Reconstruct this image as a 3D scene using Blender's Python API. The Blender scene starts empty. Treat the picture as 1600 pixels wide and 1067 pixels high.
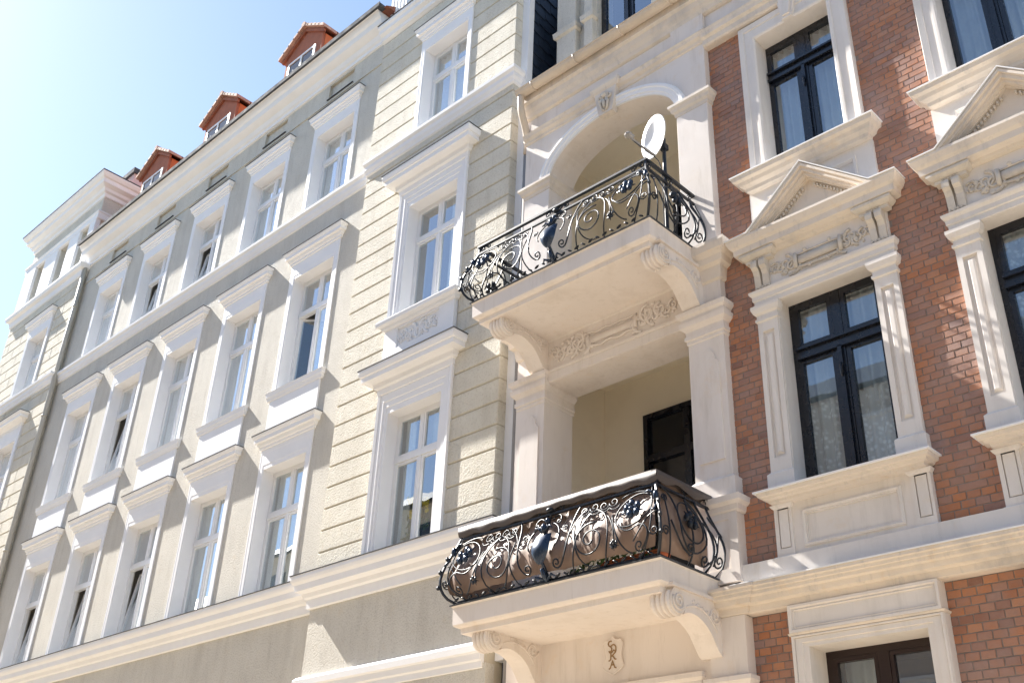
import bpy, bmesh, math, random
from mathutils import Vector, Matrix
random.seed(7)
PI = math.pi
scene = bpy.context.scene
col = scene.collection

# ------------------------------------------------------------------ camera, sky, sun, exposure
# working space: X along the facade, D = distance from the camera plane towards the facade, Z above the eye
EYE = 1.6
DC = 9.1                                     # brick wall plane sits at D = 9.1 (world y = 0)
def W(x, d, z): return Vector((x, d - DC, z + EYE))
cam_d = bpy.data.cameras.new('camera'); cam = bpy.data.objects.new('camera', cam_d); col.objects.link(cam)
cam_d.sensor_width = 36; cam_d.lens = 37.3766; cam_d.clip_start = .1; cam_d.clip_end = 3000
r_ = Vector((0.71988264, 0.69311420, 0.03690111)); u_ = Vector((0.31720177, -0.37580896, 0.87071847)); f_ = Vector((-0.61737510, 0.61511002, 0.49039540))
m = Matrix.Identity(4)
for i in range(3): m[i][0], m[i][1], m[i][2] = r_[i], u_[i], -f_[i]
cam.matrix_world = Matrix.Translation(W(0, 0, 0)) @ m
scene.camera = cam

SUN_TRAVEL = Vector((6.5, 1.0, -6.15)).normalized()
to_sun = -SUN_TRAVEL
elev = math.asin(to_sun.z); azim = math.atan2(to_sun.x, to_sun.y)
world = bpy.data.worlds.new('World'); scene.world = world; world.use_nodes = True
nt = world.node_tree; nt.nodes.clear()
wo = nt.nodes.new('ShaderNodeOutputWorld'); bg = nt.nodes.new('ShaderNodeBackground'); sky = nt.nodes.new('ShaderNodeTexSky')
sky.sky_type = 'NISHITA'; sky.sun_disc = False; sky.sun_elevation = elev; sky.sun_rotation = azim
sky.air_density = 1.0; sky.dust_density = 0.3; sky.ozone_density = 0.6
bg.inputs['Strength'].default_value = 0.08
nt.links.new(sky.outputs[0], bg.inputs['Color']); nt.links.new(bg.outputs[0], wo.inputs['Surface'])
sl = bpy.data.lights.new('sun', 'SUN'); sun = bpy.data.objects.new('sun', sl); col.objects.link(sun)
sl.energy = 5.0; sl.angle = math.radians(0.55); sl.color = (1.0, .955, .885)
sun.rotation_euler = SUN_TRAVEL.to_track_quat('-Z', 'Y').to_euler(); sun.location = (-30, -12, 40)
scene.render.engine = 'CYCLES'
scene.view_settings.view_transform = 'Standard'; scene.view_settings.look = 'None'
scene.view_settings.exposure = 1.66; scene.view_settings.gamma = 1.0
scene.cycles.max_bounces = 8; scene.cycles.diffuse_bounces = 5; scene.cycles.transparent_max_bounces = 12

# ------------------------------------------------------------------ materials
def nodes(mt):
    mt.use_nodes = True; n = mt.node_tree; n.nodes.clear()
    o = n.nodes.new('ShaderNodeOutputMaterial'); b = n.nodes.new('ShaderNodeBsdfPrincipled')
    n.links.new(b.outputs[0], o.inputs['Surface']); return n, b, o
def ramp(n, fac, stops):
    r = n.nodes.new('ShaderNodeValToRGB'); cr = r.color_ramp
    while len(cr.elements) < len(stops): cr.elements.new(.5)
    for e, (p, c) in zip(cr.elements, stops): e.position = p; e.color = (*c, 1) if len(c) == 3 else c
    n.links.new(fac, r.inputs['Fac']); return r.outputs['Color']
def noise(n, pos, scale, detail=4, rough=.55, stretch=None):
    if stretch:
        mp = n.nodes.new('ShaderNodeMapping'); mp.inputs['Scale'].default_value = stretch
        n.links.new(pos, mp.inputs['Vector']); pos = mp.outputs['Vector']
    t = n.nodes.new('ShaderNodeTexNoise'); t.inputs['Scale'].default_value = scale; t.inputs['Detail'].default_value = detail
    t.inputs['Roughness'].default_value = rough; n.links.new(pos, t.inputs['Vector']); return t.outputs['Fac']
def mixc(n, fac, a, b, mode='MIX'):
    x = n.nodes.new('ShaderNodeMix'); x.data_type = 'RGBA'; x.blend_type = mode
    for s, v in ((x.inputs[0], fac), (x.inputs[6], a), (x.inputs[7], b)):
        if hasattr(v, 'links') or hasattr(v, 'is_linked'): n.links.new(v, s)
        elif isinstance(v, (int, float)): s.default_value = v
        else: s.default_value = (*v, 1)
    return x.outputs[2]
def mathn(n, op, a, b=None):
    x = n.nodes.new('ShaderNodeMath'); x.operation = op
    for s, v in zip(x.inputs, (a, b)):
        if v is None: continue
        if isinstance(v, (int, float)): s.default_value = v
        else: n.links.new(v, s)
    return x.outputs[0]
MATS = {}
def surface(name, base, rough=.7, *a, grain=0, gscale=30, **k):
    mt = surface0(name, base, rough, *a, **k)
    if grain:
        n = mt.node_tree; b = [q for q in n.nodes if q.type == 'BSDF_PRINCIPLED'][0]; g = n.nodes.new('ShaderNodeNewGeometry'); pos = g.outputs['Position']
        h1 = noise(n, pos, gscale, 3, .62); h2 = noise(n, pos, gscale * 2.7, 2, .6)
        h = mathn(n, 'ADD', h1, mathn(n, 'MULTIPLY', h2, .45))
        bp = n.nodes.new('ShaderNodeBump'); bp.inputs['Strength'].default_value = 1.0; bp.inputs['Distance'].default_value = grain
        n.links.new(h, bp.inputs['Height']); n.links.new(bp.outputs[0], b.inputs['Normal'])
        src = b.inputs['Base Color'].links[0].from_socket
        pit = ramp(n, h, [(.50, (.80, .78, .74)), (.70, (1.04, 1.04, 1.04))])
        n.links.new(mixc(n, .75, src, pit, 'MULTIPLY'), b.inputs['Base Color'])
    return mt
def surface0(name, base, rough=.7, var=.06, vscale=1.5, bump=0, bscale=60, bdist=.004, dirt=0, dirtcol=(.25, .22, .19), streak=False, spec=.4, metal=0, tint=None):
    mt = bpy.data.materials.new(name); n, b, o = nodes(mt)
    g = n.nodes.new('ShaderNodeNewGeometry'); pos = g.outputs['Position']
    hi = tuple(min(1, c * (1 + var)) for c in base); lo = tuple(c * (1 - var) for c in base)
    c = ramp(n, noise(n, pos, vscale, 5), [(.3, lo), (.7, hi)])
    if tint: c = mixc(n, ramp(n, noise(n, pos, .7, 3), [(.45, (0, 0, 0)), (.75, (.6, .6, .6))]), c, tint)
    if dirt:
        f = noise(n, pos, 2.2 if not streak else 3.0, 6, .65, (1, 1, .22) if streak else None)
        fm = ramp(n, f, [(.5, (0, 0, 0)), (.78, (dirt,) * 3)])
        c = mixc(n, fm, c, dirtcol)
    if dirt >= .3:
        f2 = noise(n, pos, 9, 6, .7, (1, 1, .12)); c = mixc(n, ramp(n, f2, [(.55, (0, 0, 0)), (.75, (dirt * .7,) * 3)]), c, tuple(v * .82 for v in dirtcol))
        f3 = noise(n, pos, 4.5, 5, .7); c = mixc(n, ramp(n, f3, [(.58, (0, 0, 0)), (.72, (dirt * .55,) * 3)]), c, tuple(min(1, v * k_) for v, k_ in zip(base, (.93, .80, .62))))
    n.links.new(c, b.inputs['Base Color'])
    rr = ramp(n, noise(n, pos, 8, 3), [(.3, (rough * .9,) * 3), (.7, (min(1, rough * 1.1),) * 3)])
    n.links.new(rr, b.inputs['Roughness'])
    b.inputs['Specular IOR Level'].default_value = spec; b.inputs['Metallic'].default_value = metal
    if bump:
        h = noise(n, pos, bscale, 4, .7)
        bp = n.nodes.new('ShaderNodeBump'); bp.inputs['Strength'].default_value = bump; bp.inputs['Distance'].default_value = bdist
        n.links.new(h, bp.inputs['Height']); n.links.new(bp.outputs[0], b.inputs['Normal'])
    MATS[name] = mt; return mt
surface('stucco_cream', (.615, .585, .52), .9, .06, 1.1, 0, 55, .006, .55, (.45, .415, .36), True, .2, grain=.012, gscale=34)
surface('roughcast', (.70, .66, .565), .9, .06, 1.4, 0, 70, .009, .4, (.52, .46, .36), True, .2, grain=.022, gscale=32)
surface('joint_plaster', (.56, .50, .39), .9, .08, 3, 0)
surface('white_paint', (.84, .84, .85),   .62, .03, 2, .05, 45, .001, .05, (.68, .65, .6), True, .35)
surface('loggia_plaster', (.78, .71, .65), .75, .03, 1.2, .15, 25, .002, .5, (.58, .50, .42), True, .3, tint=(.79, .74, .71))
surface('cornice_plaster', (.75, .67, .58), .75, .05, 2.5, .2, 30, .003, .75, (.45, .43, .42), False, .3)
surface('trim_plaster', (.78, .73, .68), .72, .04, 1.6, .15, 30, .002, .45, (.55, .51, .46), True, .3)
surface('ornament_plaster', (.66, .60, .52), .8, .1, 9, .3, 60, .003, .4, (.45, .4, .34), False, .2)
surface('loggia_inner', (.90, .825, .68), .8, .04, .9, .1, 20, .002, .15, (.5, .42, .3), False, .2)
surface('white_frame', (.80, .80, .80), .35, .02, 3, 0, spec=.5)
surface('dark_frame', (.007, .009, .015), .28, .1, 5, .1, 40, .001, 0, spec=.55)
surface('brown_frame', (.022, .010, .008), .35, .1, 5, .1, 40, .001, 0, spec=.5)
surface('iron', (.010, .014, .022), .42, .2, 9, .25, 70, .002, .3, (.03, .03, .035), False, .45)
surface('steel_blue', (.02, .035, .065), .27, .15, 6, .1, 30, .002, .2, (.03, .04, .06), False, .6, .35)
surface('mortar', (.26, .215, .19), .95, .2, 14, .5, 90, .004)
surface('zinc', (.085, .09, .10), .85, .15, 5, .1, 30, .002, .3, (.06, .06, .065), True, .1)
surface('gutter_paint', (.62, .53, .43), .5, .06, 3, .1, 30, .001, .4, (.4, .36, .31), False, .45)
surface('pipe_grey', (.30, .28, .26), .6, .1, 4, 0)
surface('pipe_cream', (.50, .47, .40), .6, .1, 4, 0)
surface('red_plaster', (.37, .145, .095), .85, .12, 4, .3, 50, .004, .3, (.3, .1, .06), True, .2)
surface('red_tile', (.50, .33, .26), .8, .22, 7, .3, 40, .004, .3, (.3, .16, .11), False, .25)
surface('roof_tile', (.30, .11, .065), .8, .2, 5, .3, 40, .004)
surface('slate', (.018, .026, .042), .42, .3, 6, .3, 45, .004, 0, spec=.5)
surface('roof_bounce_plaster', (.60, .43, .41), .85, .06, 2, .2, 40, .004)  # plaster colour with the pink light thrown back by the red roof painted in
surface('tarp', (.27, .185, .14), .5, .12, 4, .2, 35, .003, 0, spec=.35)
surface('tarp_hem', (.10, .08, .07), .5, .1, 4, .2, 35, .003)
surface('dish_white', (.82, .83, .84), .35, .02, 4, 0)
surface('carved_line', (.30, .19, .09), .8, .1, 9, 0)
surface('curtain', (.84, .83, .81), .9, .04, 9, 0, spec=.1)
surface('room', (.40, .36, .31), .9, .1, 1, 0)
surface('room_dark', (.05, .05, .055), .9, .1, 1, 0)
surface('leaf', (.05, .11, .03), .5, .3, 20, 0)
surface('blossom', (.75, .55, .02), .6, .15, 30, 0)
surface('terracotta', (.52, .16, .07), .7, .1, 8, 0)
surface('asphalt', (.33, .28, .215), .9, .15, 4, .4, 60, .004)
surface('pavement', (.44, .375, .29), .9, .1, 3, .4, 40, .004)
surface('granite', (.32, .30, .28), .85, .12, 20, .2, 60, .002)
surface('house_ochre', (.66, .58, .46), .9, .06, 1); surface('house_grey', (.62, .60, .57), .9, .06, 1); surface('house_pink', (.60, .53, .47), .9, .06, 1)
surface('orange_plaster', (.55, .17, .07), .85, .1, 3, .2, 50, .003)
surface('veil', (.52, .56, .61), .9, .05, 9, 0, spec=.1)
surface('pane_dark', (.012, .014, .018), .12, .1, 2, 0, spec=.6)

def brick_mat(name, src):
    mt = bpy.data.materials.new(name); n, b, o = nodes(mt)
    g = n.nodes.new('ShaderNodeNewGeometry'); pos = g.outputs['Position']
    if src == 'island': rnd = g.outputs['Random Per Island']
    else: rnd = n.nodes.new('ShaderNodeObjectInfo').outputs['Random']
    base = ramp(n, rnd, [(0, (.26, .135, .10)), (.2, (.41, .17, .085)), (.45, (.49, .205, .095)), (.7, (.36, .185, .125)), (.88, (.51, .235, .12)), (1, (.31, .20, .175))])
    grey = ramp(n, noise(n, pos, 1.3, 6, .7), [(.40, (0, 0, 0)), (.62, (.75, .75, .75))])
    c = mixc(n, grey, base, (.36, .255, .225))
    c = mixc(n, ramp(n, noise(n, pos, 22, 4), [(.45, (0, 0, 0)), (.8, (.45, .45, .45))]), c, (.28, .18, .15))
    c = mixc(n, ramp(n, noise(n, pos, 7, 5, .7), [(.62, (0, 0, 0)), (.8, (.4, .4, .4))]), c, (.42, .36, .34))
    n.links.new(c, b.inputs['Base Color']); b.inputs['Roughness'].default_value = .72; b.inputs['Specular IOR Level'].default_value = .35
    bp = n.nodes.new('ShaderNodeBump'); bp.inputs['Strength'].default_value = .5; bp.inputs['Distance'].default_value = .004
    n.links.new(noise(n, pos, 60, 4, .7), bp.inputs['Height']); n.links.new(bp.outputs[0], b.inputs['Normal'])
    MATS[name] = mt
brick_mat('brick_single', 'object'); brick_mat('brick_mass', 'island')

def glass_mat():
    mt = bpy.data.materials.new('glass'); mt.use_nodes = True; n = mt.node_tree; n.nodes.clear()
    o = n.nodes.new('ShaderNodeOutputMaterial'); t = n.nodes.new('ShaderNodeBsdfTransparent'); g = n.nodes.new('ShaderNodeBsdfGlossy')
    t.inputs['Color'].default_value = (.86, .9, .9, 1); g.inputs['Roughness'].default_value = .004; g.inputs['Color'].default_value = (.92, .96, 1, 1)
    fr = n.nodes.new('ShaderNodeFresnel'); fr.inputs['IOR'].default_value = 1.55
    geo = n.nodes.new('ShaderNodeNewGeometry')
    bp = n.nodes.new('ShaderNodeBump'); bp.inputs['Strength'].default_value = .08; bp.inputs['Distance'].default_value = .01
    n.links.new(noise(n, geo.outputs['Position'], 2.2, 1), bp.inputs['Height']); n.links.new(bp.outputs[0], g.inputs['Normal'])
    k = mathn(n, 'MINIMUM', mathn(n, 'MULTIPLY', fr.outputs[0], 4.2), .92)
    k = mathn(n, 'MULTIPLY', k, mathn(n, 'SUBTRACT', 1.0, geo.outputs['Backfacing']))     # the far face of the thin pane only lets light through
    mx = n.nodes.new('ShaderNodeMixShader'); n.links.new(k, mx.inputs[0]); n.links.new(t.outputs[0], mx.inputs[1]); n.links.new(g.outputs[0], mx.inputs[2])
    n.links.new(mx.outputs[0], o.inputs['Surface']); MATS['glass'] = mt
glass_mat()
def lace_mat():
    mt = bpy.data.materials.new('lace'); mt.use_nodes = True; n = mt.node_tree; n.nodes.clear()
    o = n.nodes.new('ShaderNodeOutputMaterial'); t = n.nodes.new('ShaderNodeBsdfTransparent'); d = n.nodes.new('ShaderNodeBsdfDiffuse')
    d.inputs['Color'].default_value = (.85, .88, .9, 1)
    geo = n.nodes.new('ShaderNodeNewGeometry')
    v = n.nodes.new('ShaderNodeTexVoronoi'); v.inputs['Scale'].default_value = 17; n.links.new(geo.outputs['Position'], v.inputs['Vector'])
    k = ramp(n, v.outputs['Distance'], [(.15, (.95, .95, .95)), (.5, (.55, .55, .55))])
    mx = n.nodes.new('ShaderNodeMixShader'); n.links.new(k, mx.inputs[0]); n.links.new(t.outputs[0], mx.inputs[1]); n.links.new(d.outputs[0], mx.inputs[2])
    n.links.new(mx.outputs[0], o.inputs['Surface']); MATS['lace'] = mt
lace_mat()

# ------------------------------------------------------------------ mesh helpers (coordinates X, D, Z)
class MB:
    def __init__(s): s.v = []; s.f = []
    def add(s, vs, fs):
        k = len(s.v); s.v += [tuple(p) for p in vs]; s.f += [tuple(i + k for i in f) for f in fs]; return s
    def box(s, x0, x1, d0, d1, z0, z1):
        return s.add([(x0, d0, z0), (x1, d0, z0), (x1, d1, z0), (x0, d1, z0), (x0, d0, z1), (x1, d0, z1), (x1, d1, z1), (x0, d1, z1)],
                     [(0, 1, 5, 4), (1, 2, 6, 5), (2, 3, 7, 6), (3, 0, 4, 7), (4, 5, 6, 7), (3, 2, 1, 0)])
    def cbox(s, x0, x1, d0, d1, z0, z1, c=.01):       # box with its front edges chamfered
        return s.add([(x0 + c, d0, z0 + c), (x1 - c, d0, z0 + c), (x1 - c, d0, z1 - c), (x0 + c, d0, z1 - c),
                      (x0, d0 + c, z0), (x1, d0 + c, z0), (x1, d0 + c, z1), (x0, d0 + c, z1),
                      (x0, d1, z0), (x1, d1, z0), (x1, d1, z1), (x0, d1, z1)],
                     [(0, 1, 2, 3), (4, 5, 1, 0), (5, 6, 2, 1), (6, 7, 3, 2), (7, 4, 0, 3), (8, 9, 5, 4), (9, 10, 6, 5), (10, 11, 7, 6), (11, 8, 4, 7), (11, 10, 9, 8)])
    def loft(s, x0, x1, dw, levels, back=.1, rl=True, rr=True):   # moulding: each level (o, z) is a rectangle pushed out by o
        vs = []; fs = []
        for o, z in levels:
            a = x0 - (o if rl else 0); b = x1 + (o if rr else 0)
            vs += [(a, dw - o, z), (b, dw - o, z), (b, dw + back, z), (a, dw + back, z)]
        n = len(levels)
        for i in range(n - 1):
            for k in range(4):
                k2 = (k + 1) % 4; fs.append((i * 4 + k, i * 4 + k2, i * 4 + 4 + k2, i * 4 + 4 + k))
        fs += [(3, 2, 1, 0), tuple((n - 1) * 4 + k for k in range(4))]
        return s.add(vs, fs)
    def usweep(s, xc, h, z0, z1, dw, prof, head=None, width=None):   # architrave: left leg, head, right leg; prof = (u outward, p proud)
        width = width or max(u for u, p in prof) or 1; kz = (head / width) if head else 1
        vs = []; fs = []
        for u, p in prof:
            vs += [(xc - h - u, dw - p, z0), (xc - h - u, dw - p, z1 + u * kz), (xc + h + u, dw - p, z1 + u * kz), (xc + h + u, dw - p, z0)]
        for i in range(len(prof) - 1):
            for k in range(3): fs.append((i * 4 + k, i * 4 + k + 1, i * 4 + 5 + k, i * 4 + 4 + k))
        n = len(prof); fs += [tuple(i * 4 for i in range(n)), tuple(i * 4 + 3 for i in reversed(range(n)))]
        return s.add(vs, fs)
    def ring(s, x0, x1, z0, z1, w, d0, d1):                          # rectangular frame
        s.box(x0, x0 + w, d0, d1, z0, z1); s.box(x1 - w, x1, d0, d1, z0, z1)
        s.box(x0 + w, x1 - w, d0, d1, z0, z0 + w); s.box(x0 + w, x1 - w, d0, d1, z1 - w, z1); return s
    def panel_mould(s, x0, x1, z0, z1, dw, w, prof):                 # picture-frame moulding, prof = (u inward 0..w, p proud)
        vs = []; fs = []
        for u, p in prof: vs += [(x0 + u, dw - p, z0 + u), (x1 - u, dw - p, z0 + u), (x1 - u, dw - p, z1 - u), (x0 + u, dw - p, z1 - u)]
        for i in range(len(prof) - 1):
            for k in range(4):
                k2 = (k + 1) % 4; fs.append((i * 4 + k, i * 4 + k2, i * 4 + 4 + k2, i * 4 + 4 + k))
        return s.add(vs, fs)
    def prism_x(s, poly, x0, x1):                                    # poly in (D, Z)
        n = len(poly); vs = [(x0, d, z) for d, z in poly] + [(x1, d, z) for d, z in poly]
        return s.add(vs, [tuple(range(n - 1, -1, -1)), tuple(range(n, 2 * n))] + [(i, (i + 1) % n, n + (i + 1) % n, n + i) for i in range(n)])
    def prism_d(s, poly, d0, d1):                                    # poly in (X, Z)
        n = len(poly); vs = [(x, d0, z) for x, z in poly] + [(x, d1, z) for x, z in poly]
        return s.add(vs, [tuple(range(n)), tuple(range(2 * n - 1, n - 1, -1))] + [(i, n + i, n + (i + 1) % n, (i + 1) % n) for i in range(n)])
    def quad(s, a, b, c, d): return s.add([a, b, c, d], [(0, 1, 2, 3)])
    def tube(s, pts, r, sides=6, taper=None):
        pts = [Vector(p) for p in pts]; n = len(pts)
        if n < 2: return s
        vs = []; up = Vector((.13, .92, .37)); prev = None
        for i, p in enumerate(pts):
            t = (pts[min(i + 1, n - 1)] - pts[max(i - 1, 0)])
            if t.length < 1e-9: t = Vector((0, 0, 1))
            t.normalize()
            if prev is None: a = t.cross(up); a = a if a.length > 1e-3 else t.cross(Vector((1, 0, 0))); a.normalize()
            else: a = prev - t * prev.dot(t); a.normalize()
            prev = a; b = t.cross(a); rr = r if taper is None else r * (taper[0] + (taper[1] - taper[0]) * i / (n - 1))
            for k in range(sides):
                an = 2 * PI * k / sides; vs.append(p + (a * math.cos(an) + b * math.sin(an)) * rr)
        fs = []
        for i in range(n - 1):
            for k in range(sides):
                k2 = (k + 1) % sides; fs.append((i * sides + k, i * sides + k2, (i + 1) * sides + k2, (i + 1) * sides + k))
        fs += [tuple(range(sides - 1, -1, -1)), tuple((n - 1) * sides + k for k in range(sides))]
        return s.add(vs, fs)
    def blob(s, c, rx, rd, rz, seg=8, rings=5, rot=None):
        vs = []; fs = []; c = Vector(c)
        def P(v): return c + (rot @ Vector(v) if rot else Vector(v))
        vs.append(P((0, 0, rz)))
        for i in range(1, rings):
            th = PI * i / rings
            for k in range(seg):
                ph = 2 * PI * k / seg; vs.append(P((rx * math.sin(th) * math.cos(ph), rd * math.sin(th) * math.sin(ph), rz * math.cos(th))))
        vs.append(P((0, 0, -rz))); L = len(vs) - 1
        for k in range(seg):
            fs.append((0, 1 + k, 1 + (k + 1) % seg)); b = 1 + (rings - 2) * seg; fs.append((L, b + (k + 1) % seg, b + k))
        for i in range(rings - 2):
            for k in range(seg):
                a = 1 + i * seg; fs.append((a + k, a + seg + k, a + seg + (k + 1) % seg, a + (k + 1) % seg))
        return s.add(vs, fs)
WL = {}
def obj(name, mb, mat, parent=None, origin=None, smooth=False, **props):
    xs = [p[0] for p in mb.v]; ds = [p[1] for p in mb.v]; zs = [p[2] for p in mb.v]
    if origin is None: origin = ((min(xs) + max(xs)) / 2, (min(ds) + max(ds)) / 2, min(zs))
    me = bpy.data.meshes.new(name)
    me.from_pydata([(p[0] - origin[0], p[1] - origin[1], p[2] - origin[2]) for p in mb.v], [], mb.f)
    bm = bmesh.new(); bm.from_mesh(me); bmesh.ops.recalc_face_normals(bm, faces=bm.faces); bm.to_mesh(me); bm.free()
    if smooth: me.polygons.foreach_set('use_smooth', [True] * len(me.polygons))
    me.materials.append(MATS[mat]); o = bpy.data.objects.new(name, me); col.objects.link(o)
    w = W(*origin); WL[o] = w; o.location = w
    if parent is not None: o.parent = parent; o.location = w - WL[parent]
    for k, v in props.items(): o[k] = v
    return o
def thing(name, label, cat, base, group=None):
    o = bpy.data.objects.new(name, None); col.objects.link(o); o.empty_display_size = .5
    o['label'] = label; o['category'] = cat
    if group: o['group'] = group
    WL[o] = W(*base); o.location = WL[o]; return o
def wall(mb, x0, x1, z0, z1, d0, d1, holes=(), grow=0):
    holes = [(a - grow, b + grow, c - grow, d + grow) for a, b, c, d in holes]
    xs = sorted(set([x0, x1] + [v for h in holes for v in (h[0], h[1]) if x0 < v < x1]))
    zs = sorted(set([z0, z1] + [v for h in holes for v in (h[2], h[3]) if z0 < v < z1]))
    def solid(i, j):
        if i < 0 or j < 0 or i >= len(xs) - 1 or j >= len(zs) - 1: return False
        cx = (xs[i] + xs[i + 1]) / 2; cz = (zs[j] + zs[j + 1]) / 2
        return not any(h[0] < cx < h[1] and h[2] < cz < h[3] for h in holes)
    for i in range(len(xs) - 1):
        for j in range(len(zs) - 1):
            if not solid(i, j): continue
            a, b, c, d = xs[i], xs[i + 1], zs[j], zs[j + 1]
            mb.quad((a, d0, c), (b, d0, c), (b, d0, d), (a, d0, d)); mb.quad((b, d1, c), (a, d1, c), (a, d1, d), (b, d1, d))
            if not solid(i - 1, j): mb.quad((a, d1, c), (a, d0, c), (a, d0, d), (a, d1, d))
            if not solid(i + 1, j): mb.quad((b, d0, c), (b, d1, c), (b, d1, d), (b, d0, d))
            if not solid(i, j - 1): mb.quad((a, d1, c), (b, d1, c), (b, d0, c), (a, d0, c))
            if not solid(i, j + 1): mb.quad((a, d0, d), (b, d0, d), (b, d1, d), (a, d1, d))
    return mb
def spiral(cx, cy, r0, r1, a0, turns, n=22):
    return [(cx + (r0 + (r1 - r0) * i / n) * math.cos(a0 + turns * 2 * PI * i / n), cy + (r0 + (r1 - r0) * i / n) * math.sin(a0 + turns * 2 * PI * i / n)) for i in range(n + 1)]
def bez(p0, p1, p2, p3, n=12):
    out = []
    for i in range(n + 1):
        t = i / n; q = 1 - t
        out.append(tuple(q ** 3 * a + 3 * q * q * t * b + 3 * q * t * t * c + t ** 3 * d for a, b, c, d in zip(p0, p1, p2, p3)))
    return out

def relief(mb, x0, x1, z0, z1, d, n=6, r=.011, seed=1, mirror=False):
    """leafy scroll relief between two corners"""
    rn = random.Random(seed); w_ = x1 - x0; h_ = z1 - z0
    for i in range(n):
        t = (i + .5) / n; cx = x0 + w_ * t; sz = h_ * .5 * (1 - .55 * t); cz = (z0 + z1) / 2 + (sz * .25 if i % 2 else -sz * .25)
        sp = spiral(cx, cz, sz * .85, sz * .12, PI * (.5 if i % 2 else -.5), 1.35 * (1 if i % 2 else -1), 16)
        if mirror: sp = [(x0 + x1 - a, b) for a, b in sp]
        mb.tube([(a, d - .008 - .006 * math.sin(k * .9), b) for k, (a, b) in enumerate(sp)], r * (1.15 - .4 * t), 5, (1.3, .8))
        for k in range(6):
            an = rn.uniform(0, 6.28); px = cx + sz * .95 * math.cos(an); pz = cz + sz * .85 * math.sin(an)
            if mirror: px = x0 + x1 - px
            mb.blob((px, d - .008, pz), sz * .26, .016, sz * .17, 6, 4, Matrix.Rotation(rn.uniform(0, 3.1), 3, 'Y'))

# ------------------------------------------------------------------ ground
g = MB(); g.add([(-600, -500, -EYE), (600, -500, -EYE), (600, 700, -EYE), (-600, 700, -EYE)], [(0, 1, 2, 3)])
obj('ground', g, 'asphalt', kind='structure')
g = MB(); g.box(-140, 120, 6.6, 9.6, -EYE - .05, -EYE + .12); obj('pavement', g, 'pavement', kind='structure')
g = MB(); g.box(-140, 120, 6.42, 6.596, -EYE - .05, -EYE + .125); obj('kerb', g, 'granite', kind='structure')
g = MB(); g.box(-140, 120, -5.8, -3.0, -EYE - .05, -EYE + .12); obj('pavement', g, 'pavement', kind='structure')

# ------------------------------------------------------------------ windows
def glazing(root, xc, h, z0, z1, d, zt, mat, fw=.045, mull=.05, trans=.085, tilt=(), ajar=(), sash=.036, dark=False):
    """frame mesh becomes the part `window`; sashes, panes, room and curtains are its pieces"""
    f = MB(); f.ring(xc - h, xc + h, z0, z1, fw, d, d + .08)
    f.box(xc - h + fw, xc + h - fw, d - .025, d + .075, zt - trans / 2, zt + trans / 2)
    if dark: f.box(xc - h + fw, xc + h - fw, d - .05, d - .02, zt - trans / 2 - .012, zt - trans / 2 + .03); f.box(xc - h + fw, xc + h - fw, d - .06, d - .02, zt + trans / 2 - .03, zt + trans / 2)
    f.box(xc - mull / 2, xc + mull / 2, d - .012, d + .07, zt + trans / 2, z1 - fw)
    f.box(xc - mull / 2, xc + mull / 2, d - .018, d + .07, z0 + fw, zt - trans / 2)
    if dark: f.box(xc - .022, xc + .022, d - .05, d - .016, z0 + fw, zt - trans / 2); f.blob((xc, d - .06, zt - .35), .02, .02, .09)
    win = obj('window', f, mat, root)
    lights = [(xc - h + fw, xc - mull / 2, zt + trans / 2, z1 - fw), (xc + mull / 2, xc + h - fw, zt + trans / 2, z1 - fw),
              (xc - h + fw, xc - mull / 2, z0 + fw, zt - trans / 2), (xc + mull / 2, xc + h - fw, z0 + fw, zt - trans / 2)]
    for i, (a, b, c, e) in enumerate(lights):
        s = MB(); s.ring(a + .004, b - .004, c + .004, e - .004, sash, d - .008, d + .05)
        p = MB(); p.box(a + sash, b - sash, d + .018, d + .026, c + sash, e - sash)
        if i in tilt or i in ajar:
            for q in (s, p):
                nv = []
                for x, dd, z in q.v:
                    if i in tilt: k = math.radians(7.5); dz = z - c; nv.append((x, dd + .02 + math.sin(k) * dz, c + math.cos(k) * dz))
                    else:
                        k = math.radians(38); piv = a if i % 2 == 0 else b; dx = x - piv
                        nv.append((piv + math.cos(k) * dx - (0), dd + .02 + math.sin(k) * abs(dx), z))
                q.v = nv
        obj('sash', s, mat, win); obj('pane', p, 'glass', win)
    r = MB(); a, b = xc - h - .25, xc + h + .25; c, e = z0 - .05, z1 + .2; d0, d1 = d + .085, d + 1.5
    r.quad((a, d0, c), (a, d1, c), (a, d1, e), (a, d0, e)); r.quad((b, d0, c), (b, d0, e), (b, d1, e), (b, d1, c)); r.quad((a, d1, c), (b, d1, c), (b, d1, e), (a, d1, e))
    r.quad((a, d0, e), (a, d1, e), (b, d1, e), (b, d0, e)); r.quad((a, d0, c), (b, d0, c), (b, d1, c), (a, d1, c))
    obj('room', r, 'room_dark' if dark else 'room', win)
    return win
def curtain(win, x0, x1, z0, z1, d, mat='curtain', amp=.022, waves=None):
    n = max(10, int((x1 - x0) / .018)); c = MB(); ph = random.random() * 6; wl = waves or random.uniform(45, 62)
    vs = []; fs = []
    for i in range(n + 1):
        x = x0 + (x1 - x0) * i / n; dd = d + amp * math.sin(x * wl + ph) + amp * .5 * math.sin(x * wl * .43 + ph * 2)
        vs += [(x, dd, z0), (x, dd + .012 * math.sin(x * 21 + ph), (z0 + z1) / 2), (x, dd, z1)]
    for i in range(n): k = i * 3; fs += [(k, k + 3, k + 4, k + 1), (k + 1, k + 4, k + 5, k + 2)]
    c.add(vs, fs); return obj('curtain', c, mat, win, smooth=True)

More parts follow.
